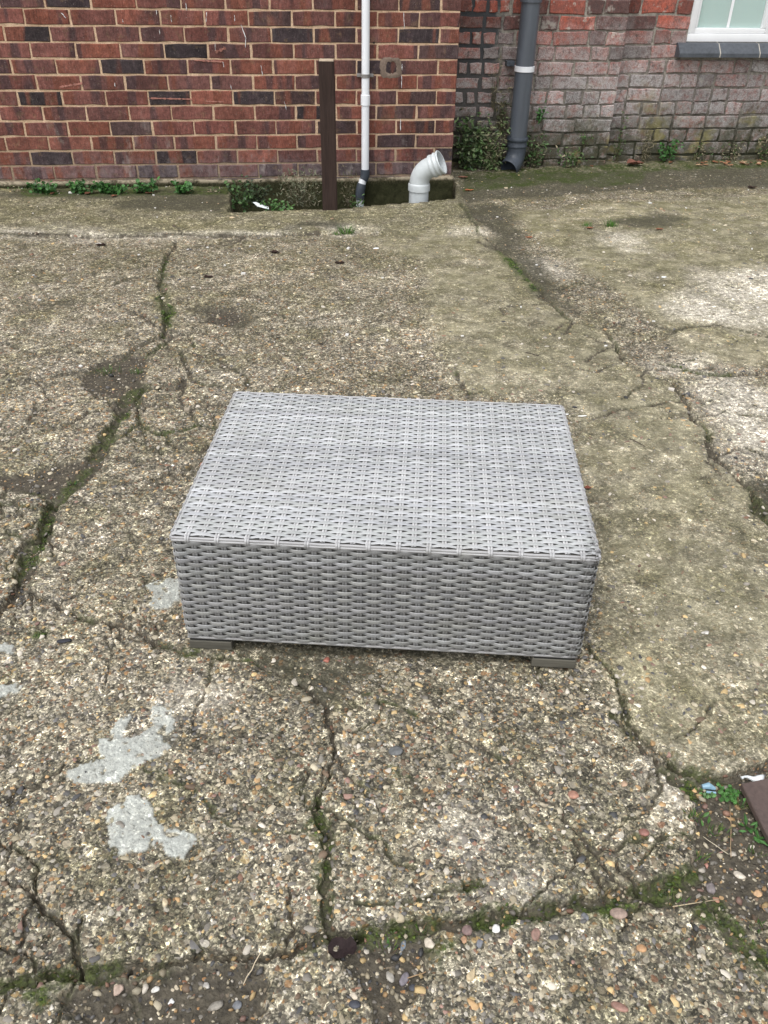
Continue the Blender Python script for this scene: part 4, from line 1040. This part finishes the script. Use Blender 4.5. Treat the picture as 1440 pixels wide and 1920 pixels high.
def side_path(u, v, n):
    u = np.mod(u, PL); x = np.zeros_like(u); y = np.zeros_like(u); nx = np.zeros_like(u); ny = np.zeros_like(u)
    segs = []; s = 0
    cor = [(RC, RC), (TW - RC, RC), (TW - RC, TD - RC), (RC, TD - RC)]
    lens = [TW - 2 * RC, TD - 2 * RC, TW - 2 * RC, TD - 2 * RC]
    for q in range(4):
        d = (math.cos(q * math.pi / 2), math.sin(q * math.pi / 2)); nn = (d[1], -d[0])
        k = (u >= s) & (u <= s + lens[q] + 1e-9); t = u[k] - s
        c0_ = cor[q]; x[k] = c0_[0] + nn[0] * RC + d[0] * t; y[k] = c0_[1] + nn[1] * RC + d[1] * t; nx[k] = nn[0]; ny[k] = nn[1]
        s += lens[q]
        k = (u > s) & (u <= s + RC * math.pi / 2 + 1e-9); a = (u[k] - s) / RC
        c1_ = cor[(q + 1) % 4]; nnx = nn[0] * np.cos(a) + d[0] * np.sin(a); nny = nn[1] * np.cos(a) + d[1] * np.sin(a)
        x[k] = c1_[0] + nnx * RC; y[k] = c1_[1] + nny * RC; nx[k] = nnx; ny[k] = nny
        s += RC * math.pi / 2
    n = n - IN
    return np.stack([x + nx * n, y + ny * n, v + 0 * x], -1)
NS = 98; SP = PL / NS
nrow_s = 28; rp = (TZ - .010 - TZB - .006) / nrow_s
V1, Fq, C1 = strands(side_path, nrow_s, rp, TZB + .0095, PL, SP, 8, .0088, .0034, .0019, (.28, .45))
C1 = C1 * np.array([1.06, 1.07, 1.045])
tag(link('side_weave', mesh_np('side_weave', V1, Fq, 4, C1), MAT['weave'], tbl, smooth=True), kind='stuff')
def top_path(u, v, n):
    # rounded fall at the rim
    e = np.minimum(np.minimum(u, TW - u), np.minimum(v, TD - v)); drop = np.where(e < .008, (.008 - e) ** 2 / .016, 0)
    return np.stack([u, v + 0 * u, TZ - .003 + n - drop], -1)
TU = TW - .008; nst = 28; SPT = TU / nst; nrt = 64; rpt = (TD - .020) / nrt
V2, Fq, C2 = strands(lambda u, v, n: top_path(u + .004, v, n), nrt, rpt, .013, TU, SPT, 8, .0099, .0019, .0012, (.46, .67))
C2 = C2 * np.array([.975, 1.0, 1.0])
tag(link('top_weave', mesh_np('top_weave', V2, Fq, 4, C2), MAT['weave'], tbl, smooth=True), kind='stuff')
# stakes: twin canes, upright in the sides and running front to back in the top
st = MB()
def twin(pf, tmid, a, b, nrm_off, w=.0038, n=2, col=(.3, .3, .3)):
    pass
Vs, Fs, Cs, base = [], [], [], 0
def add_strip(P3, width_dir, normal, w, th, tone):
    global base
    P3 = np.asarray(P3); n = len(P3)
    for a, h in ((-1, 0), (-.5, 1), (.5, 1), (1, 0)):
        Vs.append(P3 + np.asarray(width_dir) * w * a + np.asarray(normal) * th * h); Cs.append(np.tile([tone] * 3, (n, 1)))
    a = base + (np.arange(3)[:, None] * n + np.arange(n - 1)[None]); Fs.append(np.stack([a, a + 1, a + n + 1, a + n], -1).reshape(-1, 4)); base += 4 * n
for k in range(NS):
    for sgn in (-1, 1):
        u0 = k * SP; uu = np.array([u0 + sgn * .0026])
        a = side_path(uu, np.array([TZB + .001]), np.array([.0]))[0]; b = side_path(uu, np.array([TZ - .008]), np.array([.0]))[0]
        c_ = side_path(uu + .001, np.array([TZB]), np.array([.0]))[0]; wd = (c_ - a); wd[2] = 0; wd /= np.linalg.norm(wd); nn = np.array([wd[1], -wd[0], 0])
        n_ = nrow_s * 2 + 1
        zz_ = np.linspace(TZB + .001, TZ - .006, n_)
        jj = (zz_ - TZB - .0095) / rp; c = np.cos(np.pi * (u0 / SP + jj))
        P3 = np.stack([np.full(n_, a[0]), np.full(n_, a[1]), zz_], -1) - nn[None] * (.0009 * c)[:, None]
        add_strip(P3, wd, nn, .0025, .0012, random.uniform(.17, .25))
for k in range(nst + 1):
    for sgn in (-1, 1):
        u0 = k * SPT; x_ = .004 + u0 + sgn * .0026; n_ = nrt * 2 + 1
        yy_ = np.linspace(.005, TD - .005, n_); jj = (yy_ - .013) / rpt; c = np.cos(np.pi * (u0 / SPT + jj))
        P3 = top_path(np.full(n_, np.clip(x_, .001, TW - .001)), yy_, np.full(n_, .0) - .0009 * c)
        add_strip(P3, (1, 0, 0), (0, 0, 1), .0023, .0012, random.uniform(.42, .56))
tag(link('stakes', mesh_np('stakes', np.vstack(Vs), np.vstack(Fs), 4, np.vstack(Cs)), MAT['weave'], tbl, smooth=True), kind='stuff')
# rim: two parallel canes along each top edge, bound with short wraps
rim = MB()
def rim_edge(p0, p1, out):
    p0, p1, out = Vector(p0), Vector(p1), Vector(out)
    for ox, oz, r in ((-.0012, -.0096, .0027), (-.0018, -.0048, .0027)):
        n_ = 40; pts = [p0.lerp(p1, q / n_) + out * (ox + random.gauss(0, .00025)) + Vector((0, 0, oz + random.gauss(0, .0002))) for q in range(n_ + 1)]
        t_ = random.uniform(.36, .42); rim.tube(pts, r, 8, col=(t_, t_, t_ * 1.01))
rim_edge((.004, 0, TZ), (TW - .004, 0, TZ), (0, -1, 0)); rim_edge((.004, TD, TZ), (TW - .004, TD, TZ), (0, 1, 0))
rim_edge((0, .004, TZ), (0, TD - .004, TZ), (-1, 0, 0)); rim_edge((TW, .004, TZ), (TW, TD - .004, TZ), (1, 0, 0))
for y_, o_ in ((0, -1), (TD, 1)):
    for zb_ in (TZB + .0035,):
        rim.tube([Vector((.006 + (TW - .012) * q / 30, y_ - o_ * .0026, zb_ + random.gauss(0, .0002))) for q in range(31)], .0029, 8, col=(.27, .27, .27))
rim.build('rim_canes', MAT['weave'], tbl, smooth=True)
wr = MB()
def wraps(p0, p1, out, n, k_=.8):
    p0, p1, out = Vector(p0), Vector(p1), Vector(out); d = (p1 - p0).normalized()
    for k in range(n):
        c = p0.lerp(p1, (k + .5) / n) + d * random.gauss(0, .0006)
        for sgn in (-1, 1):
            o2 = d * (sgn * .0023); w2 = d * .0019; t_ = random.uniform(.34, .44)
            prof = [(-.0145, .0012), (-.0120, .0034), (-.0080, .0040), (-.0035, .0036), (-.0006, .0010), (.0010, -.0040), (.0000, -.0100)]
            vs = []
            for z, o in prof:
                for a, h in ((-1, 0), (-.45, .0008), (.45, .0008), (1, 0)): vs.append(c + o2 + w2 * a + out * (o * k_ + h * .6) + Vector((0, 0, z * .8 - .001 + h * .3)))
            fs = [(i * 4 + j, i * 4 + j + 1, i * 4 + j + 5, i * 4 + j + 4) for i in range(len(prof) - 1) for j in range(3)]
            wr.add(vs, fs, (t_, t_, t_ * 1.01))
        wr.build('rim_wrap', MAT['weave'], tbl, smooth=True); wr.__init__()
wraps((.006, 0, TZ), (TW - .006, 0, TZ), (0, -1, 0), 14); wraps((.006, TD, TZ), (TW - .006, TD, TZ), (0, 1, 0), 14)
wraps((0, .006, TZ), (0, TD - .006, TZ), (-1, 0, 0), 20, .4); wraps((TW, .006, TZ), (TW, TD - .006, TZ), (1, 0, 0), 20, .5)
cm = MB(); cm.box((TW / 2, TD / 2, (TZ + TZB) / 2 - .003), (TW / 2 - .0075, TD / 2 - .0075, (TZ - TZB) / 2 - .0035)); cm.build('inner_frame', MAT['core'], tbl)
for fx, fy in ((.008, -.002), (TW - .096, -.002), (.012, TD - .095), (TW - .100, TD - .095)):
    fm = MB(); fm.box((fx + .044, fy + .0425, .0095), (.044, .0425, .0105), bev=.002); fo = fm.build('foot', MAT['foot'], tbl)
    pm = MB(); pm.box((fx + .044, fy + .0425, .0222), (.041, .0395, .0020)); pm.build('gap_block', MAT['plain_black'], fo)  # thin black block filling the dark gap between foot and weave

# ------------------------------------------------------------------ plants and litter
def leaf_mesh(leaves, stems, seed=0):
    """leaves: list of (pos, dir, normal, length, width, colour, kind)"""
    m = MB()
    for p, d, n, L_, W_, c, kd in leaves:
        p, d, n = Vector(p), Vector(d).normalized(), Vector(n)
        s = d.cross(n)
        if s.length < 1e-4: s = Vector((1, 0, 0))
        s.normalize(); n = s.cross(d).normalized()
        if kd == 'round': prof = [(0, .12), (.18, .75), (.45, 1), (.75, .85), (1.0, .3)]
        elif kd == 'blade': prof = [(0, .8), (.35, 1), (.7, .7), (1, .06)]
        else: prof = [(0, .1), (.25, .7), (.5, 1), (.75, .65), (1, .04)]
        vs = []
        droop = random.uniform(.05, .5) if kd != 'blade' else random.uniform(.1, .9)
        for t, w in prof:
            c0 = p + d * (L_ * t) - n * (L_ * droop * t * t * .5)
            for a in (-1, 0, 1): vs.append(c0 + s * (a * w * W_ / 2) + n * (abs(a) * W_ * .14))
        fs = [(i * 3 + j, i * 3 + j + 1, i * 3 + j + 4, i * 3 + j + 3) for i in range(len(prof) - 1) for j in (0, 1)]
        m.add(vs, fs, c)
    return m
def stems_mesh(stems):
    m = MB()
    for pts, r, c in stems: m.tube(pts, [r * (1 - .6 * k / (len(pts) - 1)) for k in range(len(pts))], 5, col=c)
    return m
GREENS = [(.045, .095, .022), (.06, .12, .03), (.08, .14, .04), (.035, .07, .02), (.10, .15, .055)]
DRYS = [(.22, .19, .12), (.16, .14, .085), (.28, .24, .16), (.12, .12, .06)]
def gz(x, y): return float(ground(np.array([x]), np.array([y]))[0][0])
def bush(name, x, y, z, rx, ry, rz, n, L_, W_, cols, kd, label, cat, group=None, stem_n=8, up=.5, stemcol=(.09, .08, .04), hang=0):
    root = empty(name, (x, y, z), 0, label, cat, group); lv, stn = [], []
    for k in range(stem_n):
        a = random.random() * 6.28; r = random.random() ** .5; tip = Vector((rx * r * math.cos(a), ry * r * math.sin(a), rz * random.uniform(.5, 1)))
        b0 = Vector((tip.x * .25, tip.y * .25, -.01 if not hang else rz)); mid = (b0 + tip) * .5 + Vector((random.gauss(0, rx * .1), 0, rz * .12))
        stn.append(([b0, mid, tip], .0011, stemcol))
        m_ = max(1, n // stem_n)
        for q in range(m_):
            t = random.uniform(.15, 1.0); c = b0.lerp(tip, t) + Vector((random.gauss(0, rx * .16), random.gauss(0, ry * .16), random.gauss(0, rz * .08)))
            c.z = max(c.z, .001)
            d = Vector((random.gauss(0, 1), random.gauss(-.25, 1), random.gauss(up - hang * 1.6, .6)))
            nn = Vector((random.gauss(0, .5), random.gauss(-.5, .5), 1)); cc = random.choice(cols); f = random.uniform(.7, 1.3)
            lv.append((c, d, nn, L_ * random.uniform(.6, 1.3), W_ * random.uniform(.7, 1.2), tuple(v * f for v in cc), kd))
    leaf_mesh(lv, None).build('leaves', MAT['leaf'], root)
    if stem_n: stems_mesh(stn).build('stems', MAT['leaf'], root)
    return root
# round leaved weeds along the foot of the banded wall
for px, wpx, n, lab in [(88, 30, 60, 'leftmost large clump of round leaved green weeds at the wall foot'), (155, 28, 46, 'second clump of round leaved weeds from the left at the wall foot'),
                        (212, 34, 70, 'fullest clump of round leaved weeds at the wall foot, mid left'), (268, 22, 40, 'fourth clump of round leaved weeds, just right of the fullest one'),
                        (337, 26, 46, 'rightmost clump of round leaved weeds before the pit')]:
    x, y = gp(px, 366); s = (y * cp + CAM_H * sp) / F
    bush('wall_foot_weed', x, y + .03, gz(x, y + .03) , wpx * s * 1.25, .04, .062, int(n * 2.4), .021, .021, [(.04, .12, .025), (.055, .155, .035), (.03, .085, .02)], 'round', lab, 'weed', 'round leaved weeds along the wall foot', 10)
for px, py, lab in [(20, 356, 'scruffy brownish weed at the wall foot near the left edge'), (35, 362, 'tiny green sprig at the left edge of the wall foot'), (405, 362, 'thin straggling weed at the left end of the pit')]:
    x, y = gp(px, py); bush('scrub_weed', x, y, gz(x, y), .05, .02, .03, 40, .014, .006, GREENS[:2] + DRYS[:3], 'lance', lab, 'weed', None, 7)
# pit plants
def at_pit(px, py, yy):
    v = aty(px, py, yy); return v.x, v.y, v.z
def pbush(px, py, yy, wpx, hpx, *a, **k):
    v = aty(px, py, yy); s = (yy * cp + (CAM_H - v.z) * sp) / F
    return bush(a[0], v.x, v.y, v.z, wpx * s / 2, min(.06, wpx * s / 2), hpx * s / cp * .95, *a[1:], **k)
pbush(562, 392, 4.72, 100, 66, 'grey_scrub_bush', 560, .020, .0045, [(.13, .14, .085), (.18, .17, .11), (.09, .11, .06), (.22, .2, .14)], 'blade', 'wispy grey green scrub plant left of the timber post', 'plant', stem_n=46, up=.9)
pbush(655, 388, 4.76, 36, 66, 'dry_stalk_plant', 130, .018, .004, [(.14, .12, .08), (.2, .17, .11), (.09, .1, .05)], 'blade', 'dry stalky plant between the post and the white pipe', 'plant', stem_n=16, up=1.0)
pbush(662, 392, 4.70, 44, 22, 'pit_weed', 60, .016, .011, GREENS[:3], 'lance', 'small green weed at the base of the white pipe', 'weed', stem_n=8)
pbush(455, 392, 4.66, 44, 46, 'pit_weed', 110, .024, .018, [(.03, .06, .02), (.05, .1, .03), (.07, .14, .04)], 'lance', 'leafy green weed at the left end of the pit', 'weed', stem_n=10)
pbush(525, 396, 4.60, 60, 18, 'pit_weed', 90, .018, .015, [(.05, .12, .03), (.07, .15, .04)], 'round', 'low bright green weed at the pit edge left of the scrub', 'weed', stem_n=9)
pbush(475, 380, 4.85, 90, 40, 'ivy_mat', 190, .020, .014, [(.02, .035, .012), (.03, .05, .018), (.05, .075, .03)], 'round', 'dark ivy mat hanging in the left half of the pit', 'ivy', stem_n=14)
# corner growth and plants at the foot of the older wall
def wbush(px, py, off, wpx, hpx, *a, **k):
    s0, z0 = wall_px(px, py, off); p = wpt(s0, off, z0); s = (p[1] * cp + (CAM_H - z0) * sp) / F
    a = list(a); a[1] = int(a[1] * 1.5); a[2] *= 1.12
    return bush(a[0], p[0], p[1], max(z0, gz(p[0], p[1]) - .003) if z0 < .05 else z0, wpx * s / 1.7, .045, hpx * s / cp * 1.2, *a[1:], **k)
wbush(880, 322, -.37, 62, 68, 'corner_bush', 420, .028, .014, [(.06, .12, .035), (.11, .18, .06), (.17, .22, .11), (.04, .07, .03)], 'lance', 'leafy weed filling the corner where the two walls meet', 'plant', stem_n=30, up=.1)
wbush(920, 322, -.36, 50, 62, 'corner_bush', 320, .024, .011, [(.08, .13, .045), (.15, .19, .08), (.24, .23, .14)], 'lance', 'pale straggling plant touching the left side of the drainpipe shoe', 'plant', stem_n=24, up=-.1)
wbush(938, 245, -.41, 30, 58, 'wall_creeper', 110, .020, .008, [(.05, .07, .025), (.16, .14, .08), (.1, .09, .05)], 'lance', 'half dead creeper on the bricks left of the drainpipe', 'creeper', stem_n=14, up=-.2)
wbush(925, 200, -.42, 22, 70, 'dead_creeper', 50, .016, .004, DRYS, 'blade', 'dry brown creeper stems above the green creeper left of the drainpipe', 'creeper', stem_n=12, up=-.2)
wbush(1015, 228, -.42, 24, 20, 'wall_weed', 50, .020, .013, [(.05, .13, .035), (.07, .17, .05)], 'lance', 'small bright weed growing from the bricks right of the drainpipe', 'weed', stem_n=7)
wbush(1000, 325, -.40, 44, 44, 'foot_weed', 120, .024, .013, [(.06, .12, .035), (.1, .15, .06), (.16, .15, .09)], 'lance', 'leafy weed tight against the right side of the drainpipe shoe', 'weed', stem_n=12)
wbush(1068, 320, -.40, 62, 28, 'foot_weed', 90, .022, .010, GREENS + DRYS[:1], 'lance', 'spreading weed at the foot of the brick pier', 'weed', stem_n=10)
wbush(1098, 272, -.42, 22, 16, 'wall_weed', 30, .016, .008, GREENS, 'lance', 'tiny weed in the pier brickwork near its right corner', 'weed', stem_n=5)
wbush(1155, 308, -.50, 18, 70, 'crevice_weed', 60, .020, .008, [(.04, .07, .02), (.07, .11, .035)], 'lance', 'narrow weed in the angle beside the pier', 'weed', stem_n=7)
wbush(1208, 304, -.50, 34, 52, 'dead_stalks', 90, .024, .0035, DRYS, 'blade', 'dead straw coloured stalks at the foot of the recessed wall', 'plant', stem_n=16, up=.3)
wbush(1250, 308, -.50, 34, 34, 'foot_weed', 70, .026, .015, [(.045, .13, .03), (.06, .16, .04)], 'lance', 'bright green weed below the left end of the window sill', 'weed', stem_n=8)
wbush(1305, 304, -.52, 44, 24, 'sparse_weed', 50, .015, .006, GREENS[:2] + DRYS, 'blade', 'sparse dry weed at the wall foot below the window, left one', 'weed', stem_n=9)
wbush(1362, 304, -.52, 60, 30, 'sparse_weed', 60, .015, .006, GREENS[:2] + DRYS, 'blade', 'sparse dry weed at the wall foot below the window, middle one', 'weed', stem_n=10)
wbush(1425, 306, -.52, 40, 38, 'sparse_weed', 80, .02, .010, GREENS + DRYS, 'lance', 'greener weed at the wall foot by the right edge of the picture', 'weed', stem_n=10)
# grass tufts
def tuft(px, py, wpx, n, L_, label, group=None, cols=((.05, .13, .02), (.08, .18, .03))):
    x, y = gp(px, py); s = (y * cp + CAM_H * sp) / F; lv = []
    for k in range(n):
        a = random.random() * 6.28; r = random.random() ** .7 * wpx * s / 2
        lv.append(((r * math.cos(a), r * .5 * math.sin(a), 0), (math.cos(a) * .7 + random.gauss(0, .3), math.sin(a) * .7, 1.1), (math.cos(a), math.sin(a), .6), L_ * random.uniform(.5, 1.2), .0022, tuple(v * random.uniform(.7, 1.3) for v in random.choice(cols)), 'blade'))
    o = leaf_mesh(lv, None).build('grass_tuft', MAT['leaf']); o.location = (x, y, gz(x, y)); tag(o, label, 'grass', group)
tuft(650, 438, 26, 90, .045, 'short bright grass tuft in front of the white pipe'); tuft(630, 440, 18, 30, .02, 'thin grass tuft just left of the short bright one')
tuft(1145, 428, 28, 80, .03, 'grass tuft in the right of the yard beside the dark stain'); tuft(1100, 427, 22, 50, .02, 'sparser grass tuft left of the one by the dark stain')
for px, py, w, n, lab in [(1300, 1530, 40, 30, 'grass sprig at the left rim of the right hand soil patch'), (1345, 1555, 60, 32, 'grass sprig in the middle of the right hand soil patch'), (1312, 1600, 40, 18, 'thin grass sprig low in the right hand soil patch'),
                          (1390, 1500, 40, 20, 'grass sprig close to the metal plate'), (1420, 1590, 40, 14, 'few grass blades below the metal plate'), (1270, 1680, 50, 16, 'grass sprig in the moss above the bottom right slab'),
                          (722, 1770, 50, 22, 'grass sprig in the soil at the bottom centre'), (790, 1735, 24, 12, 'tiny grass sprig on the bottom crack'), (200, 690, 60, 60, 'grass sprig in the soil hollow at the left'), (255, 690, 24, 30, 'grass sprig on the right rim of the soil hollow'),
                          (1430, 1740, 50, 26, 'grass sprig in moss at the bottom right edge'), (133, 900, 18, 14, 'tiny grass sprig in the bare soil left of the table')]:
    tuft(px, py, w, n, .016 if py > 1400 else .02, lab, cols=((.05, .11, .02), (.09, .15, .045), (.12, .13, .05)))
def gbush(px, py, wpx, *a, **k):
    x, y = gp(px, py); s = (y * cp + CAM_H * sp) / F
    return bush(a[0], x, y, gz(x, y), wpx * s / 2, wpx * s / 2.4, a[1], *a[2:], **k)
gbush(1368, 1483, 52, 'clover_patch', .012, 60, .008, .008, [(.05, .14, .03), (.08, .19, .05)], 'round', 'small clover patch touching the corner of the metal plate', 'weed', stem_n=10)
gbush(1325, 1482, 30, 'clover_patch', .008, 20, .007, .007, [(.06, .15, .04), (.1, .2, .07)], 'round', 'sparse seedlings beside the blue litter', 'weed', stem_n=6)
gbush(1412, 1552, 46, 'dandelion_weed', .012, 16, .022, .006, [(.05, .13, .03), (.07, .17, .05)], 'lance', 'small dandelion rosette against the edge of the metal plate', 'weed', stem_n=4)
gbush(1322, 1527, 30, 'broad_leaf_seedling', .004, 5, .016, .007, [(.09, .2, .05)], 'lance', 'single broad leaved seedling left of the dandelion', 'weed', stem_n=3)
# ivy / moss lumps along cracks
x = MB()
def moss_clumps():
    n = 5200; rng = RNG
    y = np.sqrt(rng.random(n * 40) * ((4.6 + .8) ** 2 - (.45 + .8) ** 2) + (.45 + .8) ** 2) - .8; x_ = (rng.random(n * 40) * 2 - 1) * .44 * (y + .8)
    z, m = ground(x_, y); w = (m['moss'] > .72) & ~under_table(x_, y) & (z > -.05); k = np.where(w)[0][:9000]
    r = .0022 * np.exp(.35 * rng.standard_normal(len(k))) * (1 + .35 * y[k])
    g = np.array([(.03, .05, .008), (.05, .085, .012), (.08, .12, .018), (.02, .03, .008)])[rng.integers(0, 4, len(k))]
    return stones_mesh((x_[k], y[k], z[k], r, g), 1, .1, .55)
Pm, Fm, cmn = moss_clumps()
tag(link('moss', mesh_np('moss', Pm, Fm, 3, cmn), MAT['leaf'], smooth=True), 'green moss cushions growing along the cracks', 'moss', kind='stuff')

# dead leaves
def dead_leaf(px, py, lpx, rot, col, label, group=None, lift=.004, wr_=.6, name='dead_leaf'):
    x, y = gp(px, py); s = (y * cp + CAM_H * sp) / F; L_ = lpx * s; m = MB(); nu = 7; vs = []
    for i in range(nu):
        t = i / (nu - 1); w = math.sin(math.pi * min(max(t, .04), .97)) ** .7 * wr_ * L_ / 2 * random.choice((.55, .8, 1.0, 1.15))
        for j in (-1, -.5, 0, .5, 1):
            vs.append(((t - .5) * L_, j * w * (1 + .15 * random.random()), lift * .4 + abs(j) ** 1.5 * w * .5 + random.gauss(0, L_ * .02) + L_ * .25 * (t - .5) ** 2))
    m.add(vs, [(i * 5 + j, i * 5 + j + 1, i * 5 + j + 6, i * 5 + j + 5) for i in range(nu - 1) for j in range(4)], col)
    o = m.build(name, MAT['dry']); sol = o.modifiers.new('thickness', 'SOLIDIFY'); sol.thickness = .0006
    o.location = (x, y, gz(x, y) + .001); o.rotation_euler = (0, 0, math.radians(rot)); tag(o, label, 'leaf', group)
dead_leaf(642, 1776, 54, 10, (.022, .014, .014), 'blackened dead leaf lying on the crack junction at the bottom centre', wr_=.9)
dead_leaf(1190, 310, 32, 10, (.16, .07, .05), 'largest curled red brown dead leaf, at the foot of the recessed wall', wr_=.9, lift=.02)
dead_leaf(880, 356, 18, 20, (.28, .11, .05), 'orange brown dead leaf on the ground right of the pit'); dead_leaf(868, 332, 18, 5, (.25, .12, .08), 'pinkish brown dead leaf in the corner between the walls')
for px, py, rot in [(515, 475, 0), (637, 494, 5), (390, 519, -5), (190, 459, 12), (1410, 352, 10)]:
    dead_leaf(px, py, 18, rot, (.03, .018, .014), {515: 'dark curled dead leaf straight below the grey scrub plant', 637: 'dark dead leaf below the timber post, nearest the table', 390: 'dark dead leaf between the long mossy crack and the table', 190: 'dark dead leaf at the pale slab edge on the left', 1410: 'reddish dead leaf on the ground near the right edge'}[px])
for px, py, c_ in [(1105, 432, (.2, .09, .05)), (1236, 434, (.22, .1, .06)), (992, 446, (.25, .1, .05)), (1101, 919, (.2, .07, .045))]:
    dead_leaf(px, py, 14, 5, c_, {1105: 'small brown leaf below the sparser grass tuft', 1236: 'small reddish leaf below the dark stain on the right', 992: 'small orange leaf on the far concrete right of the long crack', 1101: 'small red brown leaf scrap touching the right side of the table'}[px])
for k in range(26):
    px = random.choice([random.uniform(1300, 1436)] * 3 + [random.uniform(1150, 1300), random.uniform(860, 1140)])
    py = 309 + random.uniform(-5, 3) + (1300 - px) * .018
    zone = 'below the window' if px > 1270 else 'left of the window' if px > 1145 else 'below the brick pier'
    dead_leaf(px, py, random.uniform(8, 15), random.uniform(0, 180), random.choice([(.3, .16, .09), (.2, .09, .05), (.38, .26, .16), (.14, .08, .05)]), 'small curled dry leaf at the foot of the old wall ' + zone, 'dry leaves along the old wall', .012)
for k, (px, py) in enumerate([(100, 366), (165, 366), (215, 370), (280, 366), (455, 384)]):
    dead_leaf(px, py, 14, random.uniform(0, 90), (.22, .1, .06), 'small reddish dry leaf below the weeds at the banded wall foot', 'dry leaves under the weeds', .006)
# straw twigs
def twig(x0, y0, x1, y1, r, col, label):
    a, b = gp(x0, y0), gp(x1, y1); za, zb = gz(*a), gz(*b); m = MB(); n = 5
    m.tube([(a[0] + (b[0] - a[0]) * k / n + random.gauss(0, .0006), a[1] + (b[1] - a[1]) * k / n, za + (zb - za) * k / n + .004 + random.gauss(0, .0005)) for k in range(n + 1)], r, 6, col=col)
    tag(m.build('twig', MAT['dry'], smooth=True), label, 'twig')
twig(456, 1836, 492, 1778, .0008, (.5, .42, .3), 'pale straw twig across the bottom left crack'); twig(1262, 1697, 1350, 1678, .0008, (.4, .33, .22), 'long straw twig on the moss above the bottom right slab')
twig(1322, 1560, 1368, 1595, .0006, (.5, .45, .33), 'fine straw in the right hand soil patch'); twig(1372, 1500, 1374, 1600, .0006, (.35, .25, .15), 'thin brown stalk in the soil beside the metal plate')
twig(985, 665, 1010, 672, .0012, (.05, .04, .035), 'short dark twig on the smooth slab behind the table'); twig(1180, 828, 1208, 842, .001, (.08, .06, .05), 'short brown twig right of the table')
twig(765, 1825, 800, 1812, .0008, (.35, .24, .14), 'short tan twig beside the purple grey pebble'); twig(510, 352, 516, 384, .002, (.35, .3, .2), 'pale upright stalk standing in the pit')
# chips and flecks on the far concrete
fl = MB()
for k in range(420):
    px, py = random.uniform(-10, 1450), 350 + 560 * random.random() ** 2.2
    if 430 < px < 860 and py < 400: continue
    x_, y_ = gp(px, py)
    if y_ > 5.45 or under_table(np.array([x_]), np.array([y_]))[0]: continue
    r = random.uniform(.002, .0055) * (1 if random.random() < .93 else 1.7); c_ = random.choice([(.6, .56, .5), (.5, .42, .3), (.38, .28, .18), (.7, .69, .66), (.3, .26, .2)])
    fl.box((x_, y_, gz(x_, y_) + r * .3), (r, r * random.uniform(.4, .8), r * .4), Matrix.Rotation(random.random() * 3.1, 3, 'Z'), col=c_)
tag(fl.build('pale_chips', MAT['stone']), 'pale mortar chips and flecks scattered over the far concrete', 'debris', kind='stuff')
for px, py, w, c_, lab in [(435, 411, 14, (.5, .4, .26), 'tan wood chip on the apron left of the post'), (1217, 415 - 31, 10, (.8, .8, .78), 'white chip on the ground in front of the old wall'), (705, 449 + 17, 12, (.75, .76, .76), 'white fleck below the apron edge, centre'), (1245, 523, 12, (.75, .78, .8), 'white fleck on the right of the yard'), (1090, 786, 16, (.8, .8, .78), 'white curled scrap just behind the right end of the table'), (1062, 780, 9, (.78, .78, .76), 'small white scrap at the back right corner of the table'), (120, 1202, 28, (.04, .042, .05), 'flat dark slate chip left of the table')]:
    x_, y_ = gp(px, py); s = (y_ * cp + CAM_H * sp) / F; W = stone_shape(np.random.default_rng(px), ICO[2][0]) * np.array([w * s / 1.8, w * s / 4.2, w * s / 8]); o = link('chip', mesh_np('chip', W, ICO[2][1], 3, np.tile(np.array(c_, float), (len(W), 1))), MAT['dry']); o.location = (x_, y_, gz(x_, y_) + w * s / 10); o.rotation_euler = (0, 0, .15); tag(o, lab, 'chip')
# brown corner plate, litter
c0, c1, c2 = gp(1388, 1474), gp(1447, 1462), gp(1446, 1590)
pm = MB(); poly = [c0, c2, (c2[0] + .35, c2[1] - .02), (c1[0] + .35, c1[1] + .02), c1]
pm.rings([[(p[0], p[1], -.004) for p in poly], [(p[0], p[1], .006) for p in poly], [((p[0] - c0[0] - .15) * .99 + c0[0] + .15, (p[1] - c0[1] + .03) * .97 + c0[1] - .03, .008) for p in poly]])
tag(pm.build('metal_plate', MAT['plate']), 'brown metal plate with a blue grey edge at the right side of the picture', 'plate')
x_, y_ = gp(1412, 1459); m = MB(); pts = []
for k in range(11):
    q = k / 10; pts.append((-.020 + .042 * q, .004 * math.sin(q * 6) + .01 * q * q, .010 + .003 * math.cos(q * 5)))
m.tube(pts, [.0028, .0018, .0022, .0028, .0035, .0042, .0055, .0068, .0072, .0055, .002], 10)
o = m.build('plastic_scrap', MAT['litter'], smooth=True); o.location = (x_, y_, gz(x_, y_)); tag(o, 'curly white plastic scrap above the metal plate', 'litter')
x_, y_ = gp(1330, 1471); m = MB(); m.tube([(-.011, 0, .006), (.0, .001, .008), (.011, -.003, .005)], [.004, .0062, .003], 10); m.tube([(-.006, -.009, .004), (.010, -.011, .004)], .0022, 8)
o = m.build('blue_wrapper', MAT['blue']); o.location = (x_, y_, gz(x_, y_)); tag(o, 'crumpled blue wrapper in the soil at the slab edge, right', 'litter')
x_, y_ = gp(487, 388); m = MB()
m.add([(-.035, 0, .03), (-.01, -.012, .012), (.02, -.008, .004), (.05, -.015, .0), (.045, .006, .006), (.01, .01, .016), (-.02, .012, .028)], [(0, 1, 2, 5, 6), (2, 3, 4, 5)])
o = m.build('paper_scrap', MAT['litter']); o.modifiers.new('thickness', 'SOLIDIFY').thickness = .002; v = aty(487, 388, 4.58); o.location = (v.x, 4.58, .0); tag(o, 'torn white paper scrap at the left end of the pit', 'litter')
